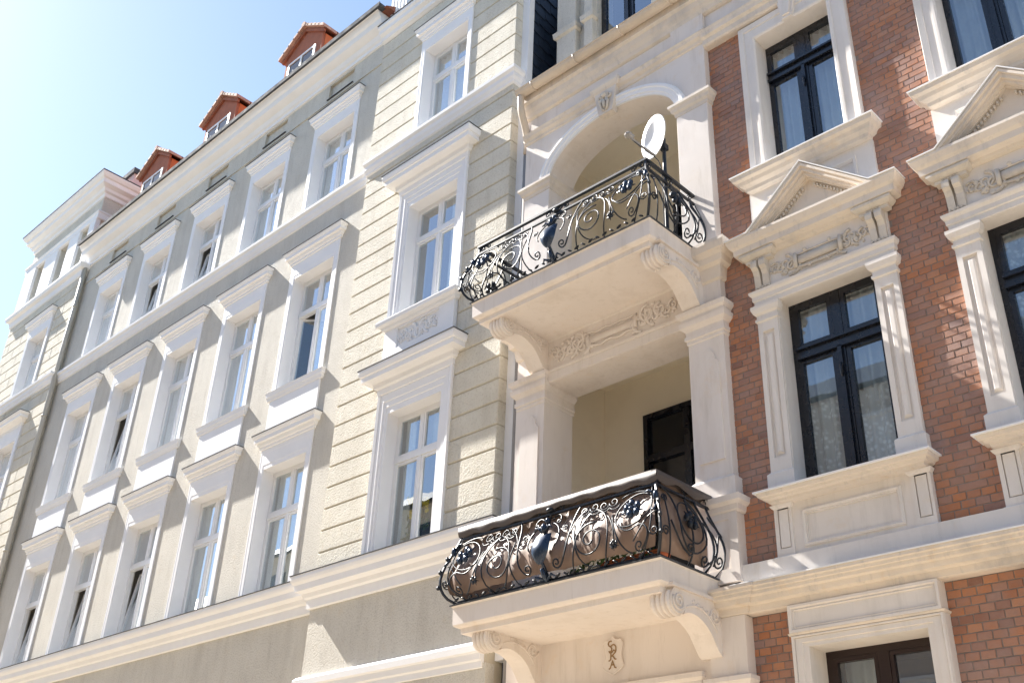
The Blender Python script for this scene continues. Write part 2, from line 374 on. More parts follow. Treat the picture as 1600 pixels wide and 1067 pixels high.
# ------------------------------------------------------------------ the cream building
LW, BW = 9.1, 8.95                      # planes of the plain wall and of the projecting bays
XL, XR = -25.6, -12.91                  # the plain wall runs between the bays
BL, BR = -12.91, -9.2                   # right bay
FL, FR = -30.1, -25.6                   # far bay
cream = thing('apartment_building', 'long cream stucco building with white window hoods and red dormers, left of the brick house', 'building', (-19.5, 11.5, -EYE))
cols = [-14.42 - 2.325 * i for i in range(5)]
rows = {'A': (12.25, 14.20, 13.60), 'B': (8.36, 10.75, 10.0), 'C': (4.57, 6.87, 6.06)}
holes = [(x - .61, x + .61, z0, z1) for x in cols for z0, z1, _ in rows.values()] + [(x - .41, x + .41, 15.08, 15.46) for x in cols]
w = MB(); wall(w, XL, XR, -EYE, 15.9, LW, LW + .34, holes, .012); obj('wall', w, 'stucco_cream', cream)
fz = MB(); wall(fz, XL, XR, 15.0, 15.52, LW - .022, LW, [(x - .41, x + .41, 15.08, 15.46) for x in cols]); obj('frieze', fz, 'stucco_cream', cream)
for x in cols:
    b = MB(); b.box(x - .45, x + .45, LW + .04, LW + .2, 15.04, 15.5); obj('vent_panel', b, 'stucco_cream', cream)
    b = MB(); b.box(x - .43, x + .43, LW - .05, LW + .02, 15.062, 15.078); obj('vent_sill', b, 'zinc', cream)
mo = MB(); mo.loft(XL, XR, LW, [(.0, 15.50), (.06, 15.52), (.06, 15.60), (.10, 15.63), (.14, 15.72), (.26, 15.79), (.28, 15.81), (.30, 15.92), (.34, 15.95), (.39, 16.04), (.41, 16.05)], .2, False, False)
obj('eaves_cornice', mo, 'white_paint', cream)
gt = MB(); gt.box(XL + .02, XR + .12, LW - .46, LW - .3, 16.053, 16.12); gt.box(XL + .02, XR + .12, LW - .47, LW - .455, 16.03, 16.14); obj('gutter', gt, 'zinc', cream)
st = MB(); st.loft(XL, XR, LW, [(.0, 11.97), (.03, 11.99), (.035, 12.03), (.07, 12.08), (.075, 12.15), (.115, 12.19), (.12, 12.245)], .05, False, False); obj('string_course', st, 'white_paint', cream)
BELT = [(.0, 4.08), (.045, 4.09), (.05, 4.22), (.09, 4.24), (.11, 4.30), (.19, 4.33), (.2, 4.42), (.235, 4.46), (.25, 4.50), (.25, 4.555)]
st = MB(); st.loft(XL, XR, LW, BELT, .05, False, False); obj('belt_cornice', st, 'white_paint', cream)
fl = MB(); fl.box(XL, XR - .1, LW - .262, LW - .02, 4.557, 4.568); obj('flashing', fl, 'zinc', cream)

def trim(win, xc, h, z0, z1, dw, d0, width, proud, head, mat='white_paint', steps=None):
    t = MB(); w_ = width
    prof = [(0, -(d0 - dw) + .0), (0, proud * .6), (w_ * .18, proud * .6), (w_ * .2, proud * .85), (w_ * .72, proud * .85), (w_ * .76, proud), (w_ * .97, proud), (w_, proud * .85), (w_, -.03)]
    t.usweep(xc, h, z0, z1, dw, prof, head, w_); obj('trim', t, mat, win)
def hood(win, xc, half, dw, zb, zt, p, mat='white_paint', name='hood'):
    hh = zt - zb; m_ = MB()
    m_.loft(xc - half, xc + half, dw, [(.0, zb - .03), (.04, zb - .02), (.045, zb + hh * .1), (.065, zb + hh * .16), (p * .52, zb + hh * .38), (p * .78, zb + hh * .42), (p * .8, zb + hh * .72), (p * .86, zb + hh * .75), (p, zb + hh * .93), (p, zt)], .03)
    o = obj(name, m_, mat, win)
    f = MB(); f.loft(xc - half, xc + half, dw, [(p + .012, zt + .002), (p + .012, zt + .012)], .02); obj('flashing', f, 'zinc', win)
tilted = {('A', 2): (2,), ('A', 3): (2,), ('B', 3): (2,), ('C', 2): (2,), ('C', 3): (2,), ('C', 4): (2,)}
ajar = {('B', 0): (2,)}
for ci, x in enumerate(cols):
    for rn, (z0, z1, zt) in rows.items():
        win = glazing(cream, x, .61, z0, z1, 9.31, zt, 'white_frame', tilt=tilted.get((rn, ci), ()), ajar=ajar.get((rn, ci), ()))
        if rn == 'A': trim(win, x, .61, z0, z1, LW, 9.31, .135, .02, .29); hood(win, x, .70, LW, 14.49, 14.71, .14)
        elif rn == 'B':
            trim(win, x, .61, z0, z1, LW, 9.31, .14, .02, .36); hood(win, x, .745, LW, 11.11, 11.34, .16)
            s = MB(); s.loft(x - .75, x + .75, LW, [(.03, 8.19), (.045, 8.2), (.06, 8.26), (.07, 8.27), (.075, 8.33), (.085, 8.36)], .03); obj('sill', s, 'white_paint', win)
            s = MB(); s.cbox(x - .735, x + .735, LW - .03, LW + .02, 7.52, 8.19, .006); obj('apron', s, 'white_paint', win)
        else: trim(win, x, .61, z0, z1, LW, 9.31, .14, .02, .41); hood(win, x, .745, LW, 7.28, 7.515, .16)
        k = random.random(); dcur = 9.31 + (.36 if (rn, ci) in tilted or (rn, ci) in ajar else .13)
        if k < .55: curtain(win, x - .6, x + .6, z0, z1, dcur)
        elif k < .9: curtain(win, x - .6, x - .6 + random.uniform(.25, .5), z0, z1, dcur); curtain(win, x + .6 - random.uniform(.25, .5), x + .6, z0, z1, dcur)
        else: curtain(win, x - .6, x + .6, z0, z0 + .9, dcur)

# --- right bay: rusticated courses cut by the windows
BX = -10.97
brow = {'A': (12.25, 14.22, 13.6, .57, .11), 'B': (8.40, 10.68, 10.03, .59, .245), 'C': (4.57, 6.83, 6.1, .59, .245)}
bh = [(BX - h, BX + h, z0, z1) for z0, z1, zt, h, tw in brow.values()]
w = MB(); wall(w, BL + .012, BR - .012, -EYE, 15.5, BW + .022, LW + .35, bh, .012); bayw = obj('bay_wall', w, 'joint_plaster', cream)
pw = MB(); wall(pw, BL, BR, 3.1, 4.1, BW - .001, LW); wall(pw, BL, BR, -EYE, 2.86, BW - .001, LW); obj('bay_panel', pw, 'stucco_cream', bayw)
def course(parent, x0, x1, z0, z1, d, back, mat='roughcast', j=.009):
    b = MB(); b.cbox(x0, x1, d, back, z0 + j, z1 - j, .012); obj('course_block', b, mat, parent)
def bay_courses(zs, wins):
    for za, zb in zip(zs[:-1], zs[1:]):
        cut = None
        for (z0, z1, half) in wins:
            if za < z1 and zb > z0: cut = half
        if cut: course(bayw, BL, BX - cut, za, zb, BW, LW + .001); course(bayw, BX + cut, BR, za, zb, BW, LW + .001)
        else: course(bayw, BL, BR, za, zb, BW, LW + .001)
P_ = .3455
bay_courses([4.56 + .0235] + [4.929 + P_ * i for i in range(21)] + [12.0], [(4.5, 7.3, .82), (8.0, 11.2, .82)])
bay_courses([12.25] + [12.346 + .363 * i for i in range(9)], [(12.2, 14.5, .66)])
bc = MB(); bc.loft(BL, BR, BW, [(0, 15.26), (.03, 15.28), (.06, 15.3), (.07, 15.38), (.14, 15.42), (.15, 15.50), (.19, 15.54), (.19, 15.6)], .5, False); obj('bay_cornice', bc, 'white_paint', cream)
bc = MB(); bc.loft(BL, BR, BW, [(.205, 15.602), (.205, 15.618)], .5, False); obj('flashing', bc, 'zinc', cream)
sc = MB(); sc.loft(BL, BR, BW, [(.0, 11.97), (.03, 11.99), (.035, 12.03), (.07, 12.08), (.075, 12.15), (.115, 12.19), (.12, 12.245)], .16, False); obj('string_course', sc, 'white_paint', cream)
sc = MB(); sc.loft(BL, BR, BW, BELT, .16, True); obj('belt_cornice', sc, 'white_paint', cream)
fl = MB(); fl.loft(BL, BR, BW, [(.262, 4.557), (.262, 4.568)], .1); obj('flashing', fl, 'zinc', cream)
lb = MB(); lb.loft(BL, BR - .05, BW, [(.0, 2.80), (.02, 2.81), (.025, 2.88), (.05, 2.9), (.06, 2.97), (.085, 2.99), (.09, 3.07), (.05, 3.11), (.0, 3.12)], .1, True, False); obj('plinth_band', lb, 'white_paint', cream)
for rn, (z0, z1, zt, h, tw) in brow.items():
    d0 = 9.16
    win = glazing(cream, BX, h, z0, z1, d0, zt, 'white_frame', fw=.05)
    if rn == 'A':
        trim(win, BX, h, z0, z1, BW, d0, tw, .025, .29); hood(win, BX, .64, BW, 14.5, 14.74, .15)
        curtain(win, BX - .55, BX + .55, z0, z1, d0 + .15)
    else:
        t = MB(); zt_ = {'B': 11.12, 'C': 7.32}[rn]; hd = zt_ - z1
        t.usweep(BX, h, z0, z1, BW, [(0, -(d0 - BW)), (0, .002), (.05, .002), (.055, .014), (.10, .014), (.105, .026), (.165, .026), (.175, .012), (.185, .036), (.235, .042), (.245, .03), (.245, -.03)], hd, .245); obj('trim', t, 'white_paint', win)
        s = MB(); zb = zt_ - .02
        s.loft(BX - .80, BX + .80, BW, [(.02, zb - .13), (.045, zb - .12), (.05, zb - .03), (.09, zb - .01), (.10, zb + .06), (.115, zb + .075), (.235, zb + .085), (.24, zb + .165), (.262, zb + .175), (.28, zb + .235), (.28, zb + .28)], .03); obj('hood', s, 'white_paint', win)
        s = MB(); s.loft(BX - .80, BX + .80, BW, [(.292, zb + .282), (.292, zb + .293)], .03); obj('flashing', s, 'zinc', win)
        if rn == 'B':
            s = MB(); s.loft(BX - .74, BX + .74, BW, [(.05, 8.28), (.10, 8.3), (.11, 8.34), (.17, 8.36), (.18, 8.415), (.18, 8.43)], .03); obj('sill', s, 'white_paint', win)
            s = MB(); wall(s, BX - .80, BX + .80, 7.58, 8.28, BW - .06, BW + .02, [(BX - .5, BX + .46, 7.9, 8.25)]); s.box(BX - .5, BX + .46, BW - .02, BW + .01, 7.9, 8.25); s.box(BX - .82, BX + .82, BW - .075, BW + .01, 7.58, 7.66); obj('apron', s, 'white_paint', win)
            s = MB()
            relief(s, BX - .02, BX + .44, 7.92, 8.23, BW - .018, 5, .02, 21); relief(s, BX - .48, BX - .02, 7.92, 8.23, BW - .018, 5, .02, 22, True)
            obj('scroll_relief', s, 'white_paint', win, smooth=True)
            curtain(win, BX + .1, BX + .56, z0, z1, d0 + .15)
        else: curtain(win, BX - .56, BX - .3, z0, z1, d0 + .15); curtain(win, BX - .05, BX + .2, zt, z1, d0 + .15)
# attic above the bay
at = MB(); at.box(BL + .25, BR - .3, 9.25, 13.5, 15.5, 18.2); attic = obj('attic_gable', at, 'stucco_cream', cream)
fp = MB(); fp.box(BL + .02, BL + .62, 9.0, 9.3, 15.62, 17.2)
obj('attic_pilaster', fp, 'white_paint', attic)
for q in range(5):
    r = MB(); r.box(BL + .06 + q * .11, BL + .11 + q * .11, 8.975, 9.0, 15.75, 17.1); obj('fluting', r, 'white_paint', attic)
at = MB(); at.box(BL + .1, BR - .2, 9.15, 9.4, 15.62, 15.9); obj('attic_base', at, 'cornice_plaster', attic)
# party wall: white corner board, slate cladding
bd = MB(); bd.box(-9.2, -9.05, LW, LW + .12, 2.9, 16.6); obj('corner_board', bd, 'white_paint', cream)
pwl = MB(); pwl.box(-9.19, -9.075, LW + .12, 14, -EYE, 16.6); pw_o = obj('party_wall', pwl, 'slate', cream)
rowh = .24
for r in range(20):
    z = 11.3 + r * rowh
    for c in range(4):
        d = LW + .125 + c * .27 + (.13 if r % 2 else 0)
        if r % 2 and c == 0:
            s = MB(); s.add([(-9.05, LW + .125, z), (-9.05, d - .004, z - .015), (-9.062, d - .004, z + rowh + .05), (-9.062, LW + .125, z + rowh + .05), (-9.075, LW + .125, z), (-9.075, d - .004, z), (-9.075, d - .004, z + rowh + .05), (-9.075, LW + .125, z + rowh + .05)], [(0, 1, 2, 3), (7, 6, 5, 4), (0, 4, 5, 1), (1, 5, 6, 2), (2, 6, 7, 3), (3, 7, 4, 0)])
            obj('shingle', s, 'slate', pw_o)
        j = random.uniform(-.012, .012); e = d + .262
        s = MB(); s.add([(-9.045, d, z + j + .02), (-9.045, e, z + j - .03), (-9.066, e, z + rowh + .05), (-9.066, d, z + rowh + .05), (-9.075, d, z + j + .02), (-9.075, e, z + j - .03), (-9.075, e, z + rowh + .05), (-9.075, d, z + rowh + .05)], [(0, 1, 2, 3), (7, 6, 5, 4), (0, 4, 5, 1), (1, 5, 6, 2), (2, 6, 7, 3), (3, 7, 4, 0)])
        obj('shingle', s, 'slate', pw_o)
# --- far bay with its attic storey
FX = -27.55
fh = [(FX - .6, FX + .6, 12.28, 14.15), (FX - .6, FX + .6, 8.4, 10.75), (FX - .6, FX + .6, 4.57, 6.87)]
fah = [(-29.35, -28.75, 15.72, 17.1), (-27.85, -27.2, 15.72, 17.1), (-26.5, -25.98, 15.72, 17.1)]
w = MB(); wall(w, FL + .012, FR - .012, -EYE, 15.5, BW + .022, LW + .35, fh, .012); farw = obj('far_bay_wall', w, 'joint_plaster', cream)
zs = [4.56 + .0235] + [4.929 + P_ * i for i in range(31)]
zs = [z for z in zs if z < 15.2] + [15.22]
for i, (za, zb) in enumerate(zip(zs[:-1], zs[1:])):
    cut = any(za < z1 + .35 and zb > z0 - .1 for _, _, z0, z1 in fh)
    segs = [(FL, FX - .82), (FX + .82, FR)] if cut else [(FL, FR)]
    for a, b in segs:
        n = max(1, round((b - a) / .8)); edges = [a] + [a + (b - a) * (k + (.0 if i % 2 else .45)) / n for k in range(0 if not i % 2 else 1, n)] + [b]
        for p, q in zip(edges[:-1], edges[1:]):
            if q - p > .1: course(farw, p + .006, q - .006, za, zb, BW, LW + .001, j=.009)
for z0, z1, zt, kind in ((12.28, 14.15, 13.55, 'A'), (8.4, 10.75, 10.0, 'B'), (4.57, 6.87, 6.06, 'C')):
    win = glazing(cream, FX, .6, z0, z1, 9.16, zt, 'white_frame')
    if kind == 'A': trim(win, FX, .6, z0, z1, BW, 9.16, .15, .025, .3); hood(win, FX, .72, BW, 14.46, 14.68, .15)
    else: trim(win, FX, .6, z0, z1, BW, 9.16, .2, .03, .4); hood(win, FX, .8, BW, z1 + .42, z1 + .66, .26)
    curtain(win, FX - .58, FX + .58, z0, z1, 9.4)
aw = MB(); wall(aw, FL + .05, FR - .02, 15.5, 18.05, 9.0, 9.4, fah); aw.box(FL + .05, FR - .02, 9.4, 14.2, 15.5, 18.05); far_at = obj('attic_wall', aw, 'stucco_cream', cream)
for a, b, z0, z1 in fah:
    glazing(cream, (a + b) / 2, (b - a) / 2, z0, z1, 9.22, z0 + .95, 'white_frame', mull=.05)
for a, b in ((FL, -29.38), (-28.72, -27.88), (-27.17, -26.53), (-25.95, FR + .02)):
    p = MB(); p.cbox(a, b, BW - .03, 9.05, 15.6, 17.12, .01); obj('attic_pilaster', p, 'white_paint', far_at)
p = MB(); p.loft(FL, FR, 9.0, [(.05, 17.121), (.08, 17.14), (.085, 17.3), (.11, 17.33), (.11, 17.37), (.0, 17.38)], .3); obj('attic_lintel', p, 'white_paint', far_at)
def deep_loft(levels, x0, x1, dw, back): return MB().loft(x0, x1, dw, levels, back)
obj('attic_cornice', deep_loft([(.0, 17.9), (.03, 17.92), (.04, 18.02), (.10, 18.06), (.13, 18.14), (.24, 18.22), (.25, 18.34), (.30, 18.37), (.36, 18.46), (.36, 18.5)], FL, FR, 9.0, 5.2), 'white_paint', far_at)
obj('flashing', deep_loft([(.375, 18.502), (.375, 18.53)], FL, FR, 9.0, 5.2), 'zinc', far_at)
obj('parapet', MB().box(-28.6, -25.75, 9.6, 14, 18.53, 18.95), 'roof_bounce_plaster', far_at)
ch = MB(); ch.box(-26.55, -25.9, 9.75, 10.7, 18.9, 19.35); cho = obj('chimney', ch, 'roof_bounce_plaster', far_at)
ch = MB(); ch.box(-26.62, -25.83, 9.68, 10.77, 19.352, 19.52); obj('chimney_cap', ch, 'zinc', far_at)
sc = MB(); sc.loft(FL, FR, BW, [(.0, 15.22), (.03, 15.25), (.05, 15.4), (.13, 15.44), (.16, 15.52), (.16, 15.58)], .16); obj('string_course', sc, 'white_paint', cream)
sc = MB(); sc.loft(FL, FR, BW, [(.0, 11.97), (.03, 11.99), (.035, 12.03), (.07, 12.08), (.075, 12.15), (.115, 12.19), (.12, 12.245)], .16); obj('string_course', sc, 'white_paint', cream)
sc = MB(); sc.loft(FL, FR, BW, BELT, .16); obj('belt_cornice', sc, 'white_paint', cream)
dp = MB(); dp.tube([(-25.52, 8.98, z) for z in (15.45, 12.3, 8, 4.6, -1.5)], .065, 8); obj('downpipe', dp, 'pipe_cream', cream, smooth=True)
for z in (14.2, 11.0, 7.5): dp = MB(); dp.tube([(-25.52, 8.98, z), (-25.52, 8.98, z + .05)], .078, 8); obj('pipe_bracket', dp, 'pipe_cream', cream, smooth=True)
# roof and dormers
rf = MB(); rf.prism_x([(8.75, 16.06), (14.5, 19.6), (20, 16.06)], XL, XR + .2); rf.prism_x([(9.45, 15.6), (14.5, 19.3), (20, 15.6)], BL + .3, BR - .05); obj('roof', rf, 'roof_tile', cream)
for dx, dd in ((-16.74, 9.4), (-20.28, 9.4), (-23.55, 9.4)):
    b = MB(); hw = .72; b.prism_d([(dx - hw, 16.4), (dx + hw, 16.4), (dx + hw, 18.1), (dx, 18.58), (dx - hw, 18.1)], dd, dd + 2.6); dm = obj('dormer', b, 'red_plaster', cream)
    ck = MB(); ck.box(dx + hw + .001, dx + hw + .02, dd + .06, dd + 2.4, 16.5, 18.08); obj('cheek', ck, 'orange_plaster', dm)
    f = MB(); f.ring(dx - .56, dx + .50, 16.9, 17.86, .06, dd - .03, dd + .02); f.box(dx - .06, dx, dd - .035, dd + .01, 16.96, 17.8); obj('dormer_window', f, 'white_frame', dm)
    for a, b2 in ((dx - .5, dx - .06), (dx, dx + .44)): p = MB(); p.box(a, b2, dd - .012, dd - .004, 16.96, 17.8); obj('pane', p, 'pane_dark', dm)
    for sg in (-1, 1):
        n = 5
        for k in range(n):
            t0, t1 = k / n, (k + 1) / n
            xa, za = dx + sg * .84 * t0, 18.74 - .56 * t0; xb, zb = dx + sg * .84 * (t1 + .05), 18.74 - .56 * (t1 + .05)
            for dq in range(5):
                d0 = dd - .14 + dq * .4; tl = MB()
                lift = .035
                tl.add([(xa, d0, za), (xb, d0, zb + lift), (xb, d0 + .42, zb + lift), (xa, d0 + .42, za), (xa, d0, za - .06), (xb, d0, zb - .05), (xb, d0 + .42, zb - .05), (xa, d0 + .42, za - .06)],
                       [(0, 1, 2, 3), (7, 6, 5, 4), (0, 4, 5, 1), (1, 5, 6, 2), (2, 6, 7, 3), (3, 7, 4, 0)])
                obj('tile', tl, 'red_tile', dm)
        b = MB(); e = dx + sg * .82; b.prism_d([(dx, 18.67), (dx, 18.56), (e, 18.02), (e, 18.13)], dd - .06, dd - .001); obj('barge_board', b, 'roof_tile', dm)
    for dq in range(5): tl = MB(); tl.tube([(dx, dd - .15 + dq * .4, 18.72), (dx, dd + .27 + dq * .4, 18.74)], .08, 8); obj('ridge_tile', tl, 'red_tile', dm)

# ------------------------------------------------------------------ the brick house
brick_h = thing('apartment_building', 'brick house with plaster pediments, arched loggia and two wrought iron balconies', 'building', (-4.4, 12, -EYE))
XE = 0.4                                 # right end of what is built
WX = [-4.43, -2.2]
GX = [-4.41, -2.2]
low = (-.2, 2.47)
win_holes = []
for x in WX: win_holes += [(x - .55, x + .55, 8.0, 10.14), (x - .565, x + .565, 4.02, 6.29)]
for x in GX: win_holes.append((x - .57, x + .57, low[0], low[1]))
w = MB(); wall(w, -5.7, XE, -EYE, 11.2, DC + .0065, DC + .36, win_holes, .012); bw = obj('brick_wall', w, 'mortar', brick_h)
# bricks
cover = [(-5.7, XE, 2.87, 3.36)]
for x in WX:
    cover += [(x - .73, x + .73, 8.0, 10.42), (x - .76, x + .76, 7.36, 7.98), (x - .80, x + .80, 3.36, 6.45), (x - .84, x + .84, 6.45, 7.05)]
    win_x = x
for x in GX: cover.append((x - .73, x + .73, low[0], 2.86))
def proj(x, d, z):
    v = Vector((x, d, z)); c = v.dot(f_); return 800 + 1661.18 * v.dot(r_) / c, 533.5 - 1661.18 * v.dot(u_) / c, v.length
PITCH, CH = .131, .0767
brs = []; nrow = int((10.48 - .3) / CH)
for r in range(nrow):
    z0 = 2.862 + CH * (r - int((2.862 - .3) / CH)); z1 = z0 + CH - .011
    if z1 > 10.48: continue
    x = -5.7 + (PITCH / 2 if r % 2 else 0) + random.uniform(-.006, .006)
    if r % 2: brs.append((-5.7, x - .010, z0, z1))
    while x < XE - .02:
        wd = PITCH * (2 if (z0 > 3.3 and random.random() < .16) else 1)
        a, b = x, min(x + wd - .010 + random.uniform(-.002, .002), XE); x += wd
        brs.append((a, b, z0, z1))
def hidden(b):
    a0, a1, z0, z1 = b
    for h in win_holes:
        if a1 > h[0] and a0 < h[1] and z1 > h[2] and z0 < h[3]: return True
    for c in cover:
        if a0 > c[0] - .01 and a1 < c[1] + .01 and z0 > c[2] - .01 and z1 < c[3] + .01: return True
    return False
brs = [b for b in brs if b[1] - b[0] > .02 and not hidden(b)]
def rank(b):
    px, py, L = proj((b[0] + b[1]) / 2, DC, (b[2] + b[3]) / 2)
    inside = 4 < px < 1596 and 4 < py < 1063
    # skip those tucked behind the belt, sills and pediments
    zc = (b[2] + b[3]) / 2
    return (0 if inside else 1, L)
brs.sort(key=rank)
shared = {}
def brick_mesh(mb, b, d):
    a0, a1, z0, z1 = b; c = .003
    mb.add([(a0 + c, d, z0 + c), (a1 - c, d, z0 + c), (a1 - c, d, z1 - c), (a0 + c, d, z1 - c), (a0, d + .004, z0), (a1, d + .004, z0), (a1, d + .004, z1), (a0, d + .004, z1),
            (a0, d + .04, z0), (a1, d + .04, z0), (a1, d + .04, z1), (a0, d + .04, z1)],
           [(0, 1, 2, 3), (4, 5, 1, 0), (5, 6, 2, 1), (6, 7, 3, 2), (7, 4, 0, 3), (8, 9, 5, 4), (9, 10, 6, 5), (10, 11, 7, 6), (11, 8, 4, 7)])
for b in brs[:300]:
    key = round((b[1] - b[0]) * 400)
    if key not in shared:
        q = MB(); wd = key / 400; brick_mesh(q, (-wd / 2, wd / 2, 0, CH - .011), 0)
        o = obj('brick', q, 'brick_single', bw, origin=(0, 0, 0)); shared[key] = o.data
    else:
        o = bpy.data.objects.new('brick', shared[key]); col.objects.link(o); o.parent = bw
    o.location = W((b[0] + b[1]) / 2, DC + random.uniform(-.002, .0025), b[2]) - WL[bw]
mass = MB()
for b in brs[300:]: brick_mesh(mass, b, DC + random.uniform(-.002, .0025))
obj('brick_field', mass, 'brick_mass', bw, kind='stuff')

T = 9.0
def dark_glazing(x, h, z0, z1, zt, mat='dark_frame', kind=0):
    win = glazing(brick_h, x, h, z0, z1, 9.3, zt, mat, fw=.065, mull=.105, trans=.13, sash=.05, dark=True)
    return win
TT = 9.05
for i, x in enumerate(WX):
    # ---- upper window
    win = dark_glazing(x, .55, 8.0, 10.14, 9.6)
    curtain(win, x - .53, x + .53, 8.0, 10.1, 9.46, 'veil', .032, 62)
    t = MB(); t.usweep(x, .5, 8.0, 10.13, TT, [(-.0, -.3), (0, .0), (.02, .015), (.05, .015), (.055, .0), (.15, .0), (.155, .012), (.22, .02), (.23, .0), (.23, -.12)], .28, .23); obj('trim', t, 'trim_plaster', win)
    k = MB(); k.prism_d([(x - .07, 10.13), (x + .07, 10.13), (x + .12, 10.5), (x - .12, 10.5)], TT - .06, TT + .02); k.prism_d([(x - .045, 10.17), (x + .045, 10.17), (x + .085, 10.46), (x - .085, 10.46)], TT - .085, TT - .06); obj('keystone', k, 'trim_plaster', win)
    s = MB(); s.loft(x - .71, x + .71, TT, [(.02, 7.78), (.06, 7.79), (.07, 7.83), (.12, 7.86), (.14, 7.9), (.18, 7.92), (.19, 7.97)], .06); obj('sill', s, 'cornice_plaster', win)
    s = MB(); s.loft(x - .71, x + .71, TT, [(.205, 7.972), (.205, 7.985)], .06); s.box(x - .5, x + .5, TT, 9.3, 7.975, 8.0); obj('flashing', s, 'white_paint', win)
    s = MB(); wall(s, x - .78, x + .78, 7.0, 7.79, TT + .01, DC + .01, [(x - .57, x + .57, 7.2, 7.67)]); s.box(x - .57, x + .57, TT + .045, TT + .06, 7.2, 7.67)
    s.panel_mould(x - .57, x + .57, 7.2, 7.67, TT + .01, .06, [(0, .0), (0, .015), (.03, .015), (.045, -.01), (.05, -.035)]); obj('apron', s, 'trim_plaster', win)
    # ---- pedimented window
    win = dark_glazing(x, .565, 4.03, 6.30, 5.63)
    if i == 0: curtain(win, x - .55, x + .55, 4.05, 5.05, 9.40, 'lace', .03, 46); curtain(win, x - .55, x + .55, 4.9, 6.28, 9.46, 'veil', .03, 50)
    else: curtain(win, x - .55, x + .55, 4.05, 6.28, 9.42, 'lace', .03, 46)
    lin = MB(); lin.box(x - .565, x + .565, TT + .01, 9.3, 6.27, 6.4); lin.box(x - .6, x - .558, TT + .025, 9.3, 4.03, 6.4); lin.box(x + .558, x + .6, TT + .025, 9.3, 4.03, 6.4); obj('reveal', lin, 'trim_plaster', win)
    for sg in (-1, 1):
        xa, xb = sorted((x + sg * .566, x + sg * .815)); xm = (xa + xb) / 2
        p = MB(); wall(p, xa, xb, 4.27, 6.08, TT, DC + .01, [(xm - .07, xm + .07, 4.42, 5.92)]); p.box(xm - .07, xm + .07, TT + .03, TT + .05, 4.42, 5.92)
        p.cbox(xm - .04, xm + .04, TT + .002, TT + .03, 4.46, 5.88, .02)
        obj('pilaster', p, 'trim_plaster', win)
        p = MB(); p.loft(xa, xb, TT, [(.025, 4.02), (.03, 4.03), (.03, 4.24), (.0, 4.27)], .06); obj('pilaster_base', p, 'trim_plaster', win)
        p = MB(); p.loft(xa, xb, TT, [(.0, 6.04), (.018, 6.05), (.018, 6.08), (.004, 6.085), (.004, 6.13), (.03, 6.15), (.05, 6.2), (.05, 6.24)], .06); obj('capital', p, 'trim_plaster', win)
    a = MB(); a.loft(x - .82, x + .82, TT, [(.0, 6.242), (.01, 6.25), (.01, 6.31), (.025, 6.32), (.025, 6.37), (.05, 6.40), (.055, 6.43), (.0, 6.435)], .06); obj('architrave', a, 'trim_plaster', win)
    a = MB(); a.box(x - .8, x + .8, TT + .012, DC + .02, 6.434, 6.88); obj('frieze', a, 'trim_plaster', win)
    o = MB(); o.box(x - .24, x + .24, TT - .02, TT + .015, 6.58, 6.68); o.tube([(x - .3, TT - .005, 6.7), (x - .1, TT - .01, 6.71), (x + .12, TT - .01, 6.71), (x + .3, TT - .005, 6.7)], .012); o.tube([(x - .28, TT - .005, 6.55), (x - .1, TT - .01, 6.53), (x + .1, TT - .01, 6.53), (x + .28, TT - .005, 6.55)], .016)
    for q in (-.27, .27): o.tube([(x + q, TT - .02, 6.54), (x + q, TT - .02, 6.72)], .024, 8); o.blob((x + q * .55, TT - .015, 6.735), .026, .02, .026); o.blob((x + q * .4, TT - .015, 6.52), .024, .02, .024)
    relief(o, x + .28, x + .57, 6.5, 6.78, TT + .012, 4, .014, 3); relief(o, x - .57, x - .28, 6.5, 6.78, TT + .012, 4, .014, 5, True); obj('scroll_relief', o, 'ornament_plaster', win, smooth=True)
    for sg in (-1, 1):
        xm = x + sg * .70; b = MB()
        b.loft(xm - .1, xm + .1, TT, [(.07, 6.84), (.09, 6.85), (.12, 6.88), (.12, 6.91)], .03); b.loft(xm - .1, xm + .1, TT, [(.06, 6.80), (.065, 6.838)], .03)
        for q in (-.052, .052):
            pr = [(TT + .02, 6.80), (TT - .085, 6.80), (TT - .10, 6.76), (TT - .095, 6.71), (TT - .06, 6.68), (TT - .035, 6.62), (TT - .03, 6.53), (TT - .02, 6.47), (TT + .02, 6.46)]
            b.prism_x(pr, xm + q - .038, xm + q + .038)
        for q in range(5): b.blob((xm - .08 + q * .04, TT - .018, 6.47), .016, .018, .022, 6, 4)
        for q in range(6): b.blob((xm - .075 + q * .03, TT - .068, 6.82), .010, .014, .012, 6, 4)
        obj('bracket', b, 'ornament_plaster', win)
    c = MB(); c.loft(x - .85, x + .85, TT, [(.0, 6.87), (.04, 6.88), (.05, 6.912), (.125, 6.93), (.13, 7.0), (.16, 7.03), (.19, 7.09), (.19, 7.12)], .06); ped = obj('cornice', c, 'cornice_plaster', win)
    pd = MB()
    def rake(o0, o1, d0, d1, base=7.12):
        """chevron between two nested triangles, pushed from d0 to d1"""
        hx, ap = .75, 7.755; sl = (ap - 7.12) / hx
        A = [(x - hx + o0 / sl * 1.0 * 1.15, base), (x, ap - o0 * 1.32), (x + hx - o0 / sl * 1.15, base)]; B = [(x - hx + o1 / sl * 1.15, base), (x, ap - o1 * 1.32), (x + hx - o1 / sl * 1.15, base)]
        pd.prism_d([A[0], A[1], B[1], B[0]], d0, d1); pd.prism_d([A[1], A[2], B[2], B[1]], d0, d1)
    rake(0, .03, TT - .19, DC); rake(.03, .07, TT - .16, DC); rake(.07, .10, TT - .12, DC); rake(.10, .115, TT - .06, DC)
    pd.prism_d([(x - .62, 7.121), (x + .62, 7.121), (x, 7.65)], TT - .01, DC + .005)
    obj('pediment', pd, 'cornice_plaster', win)
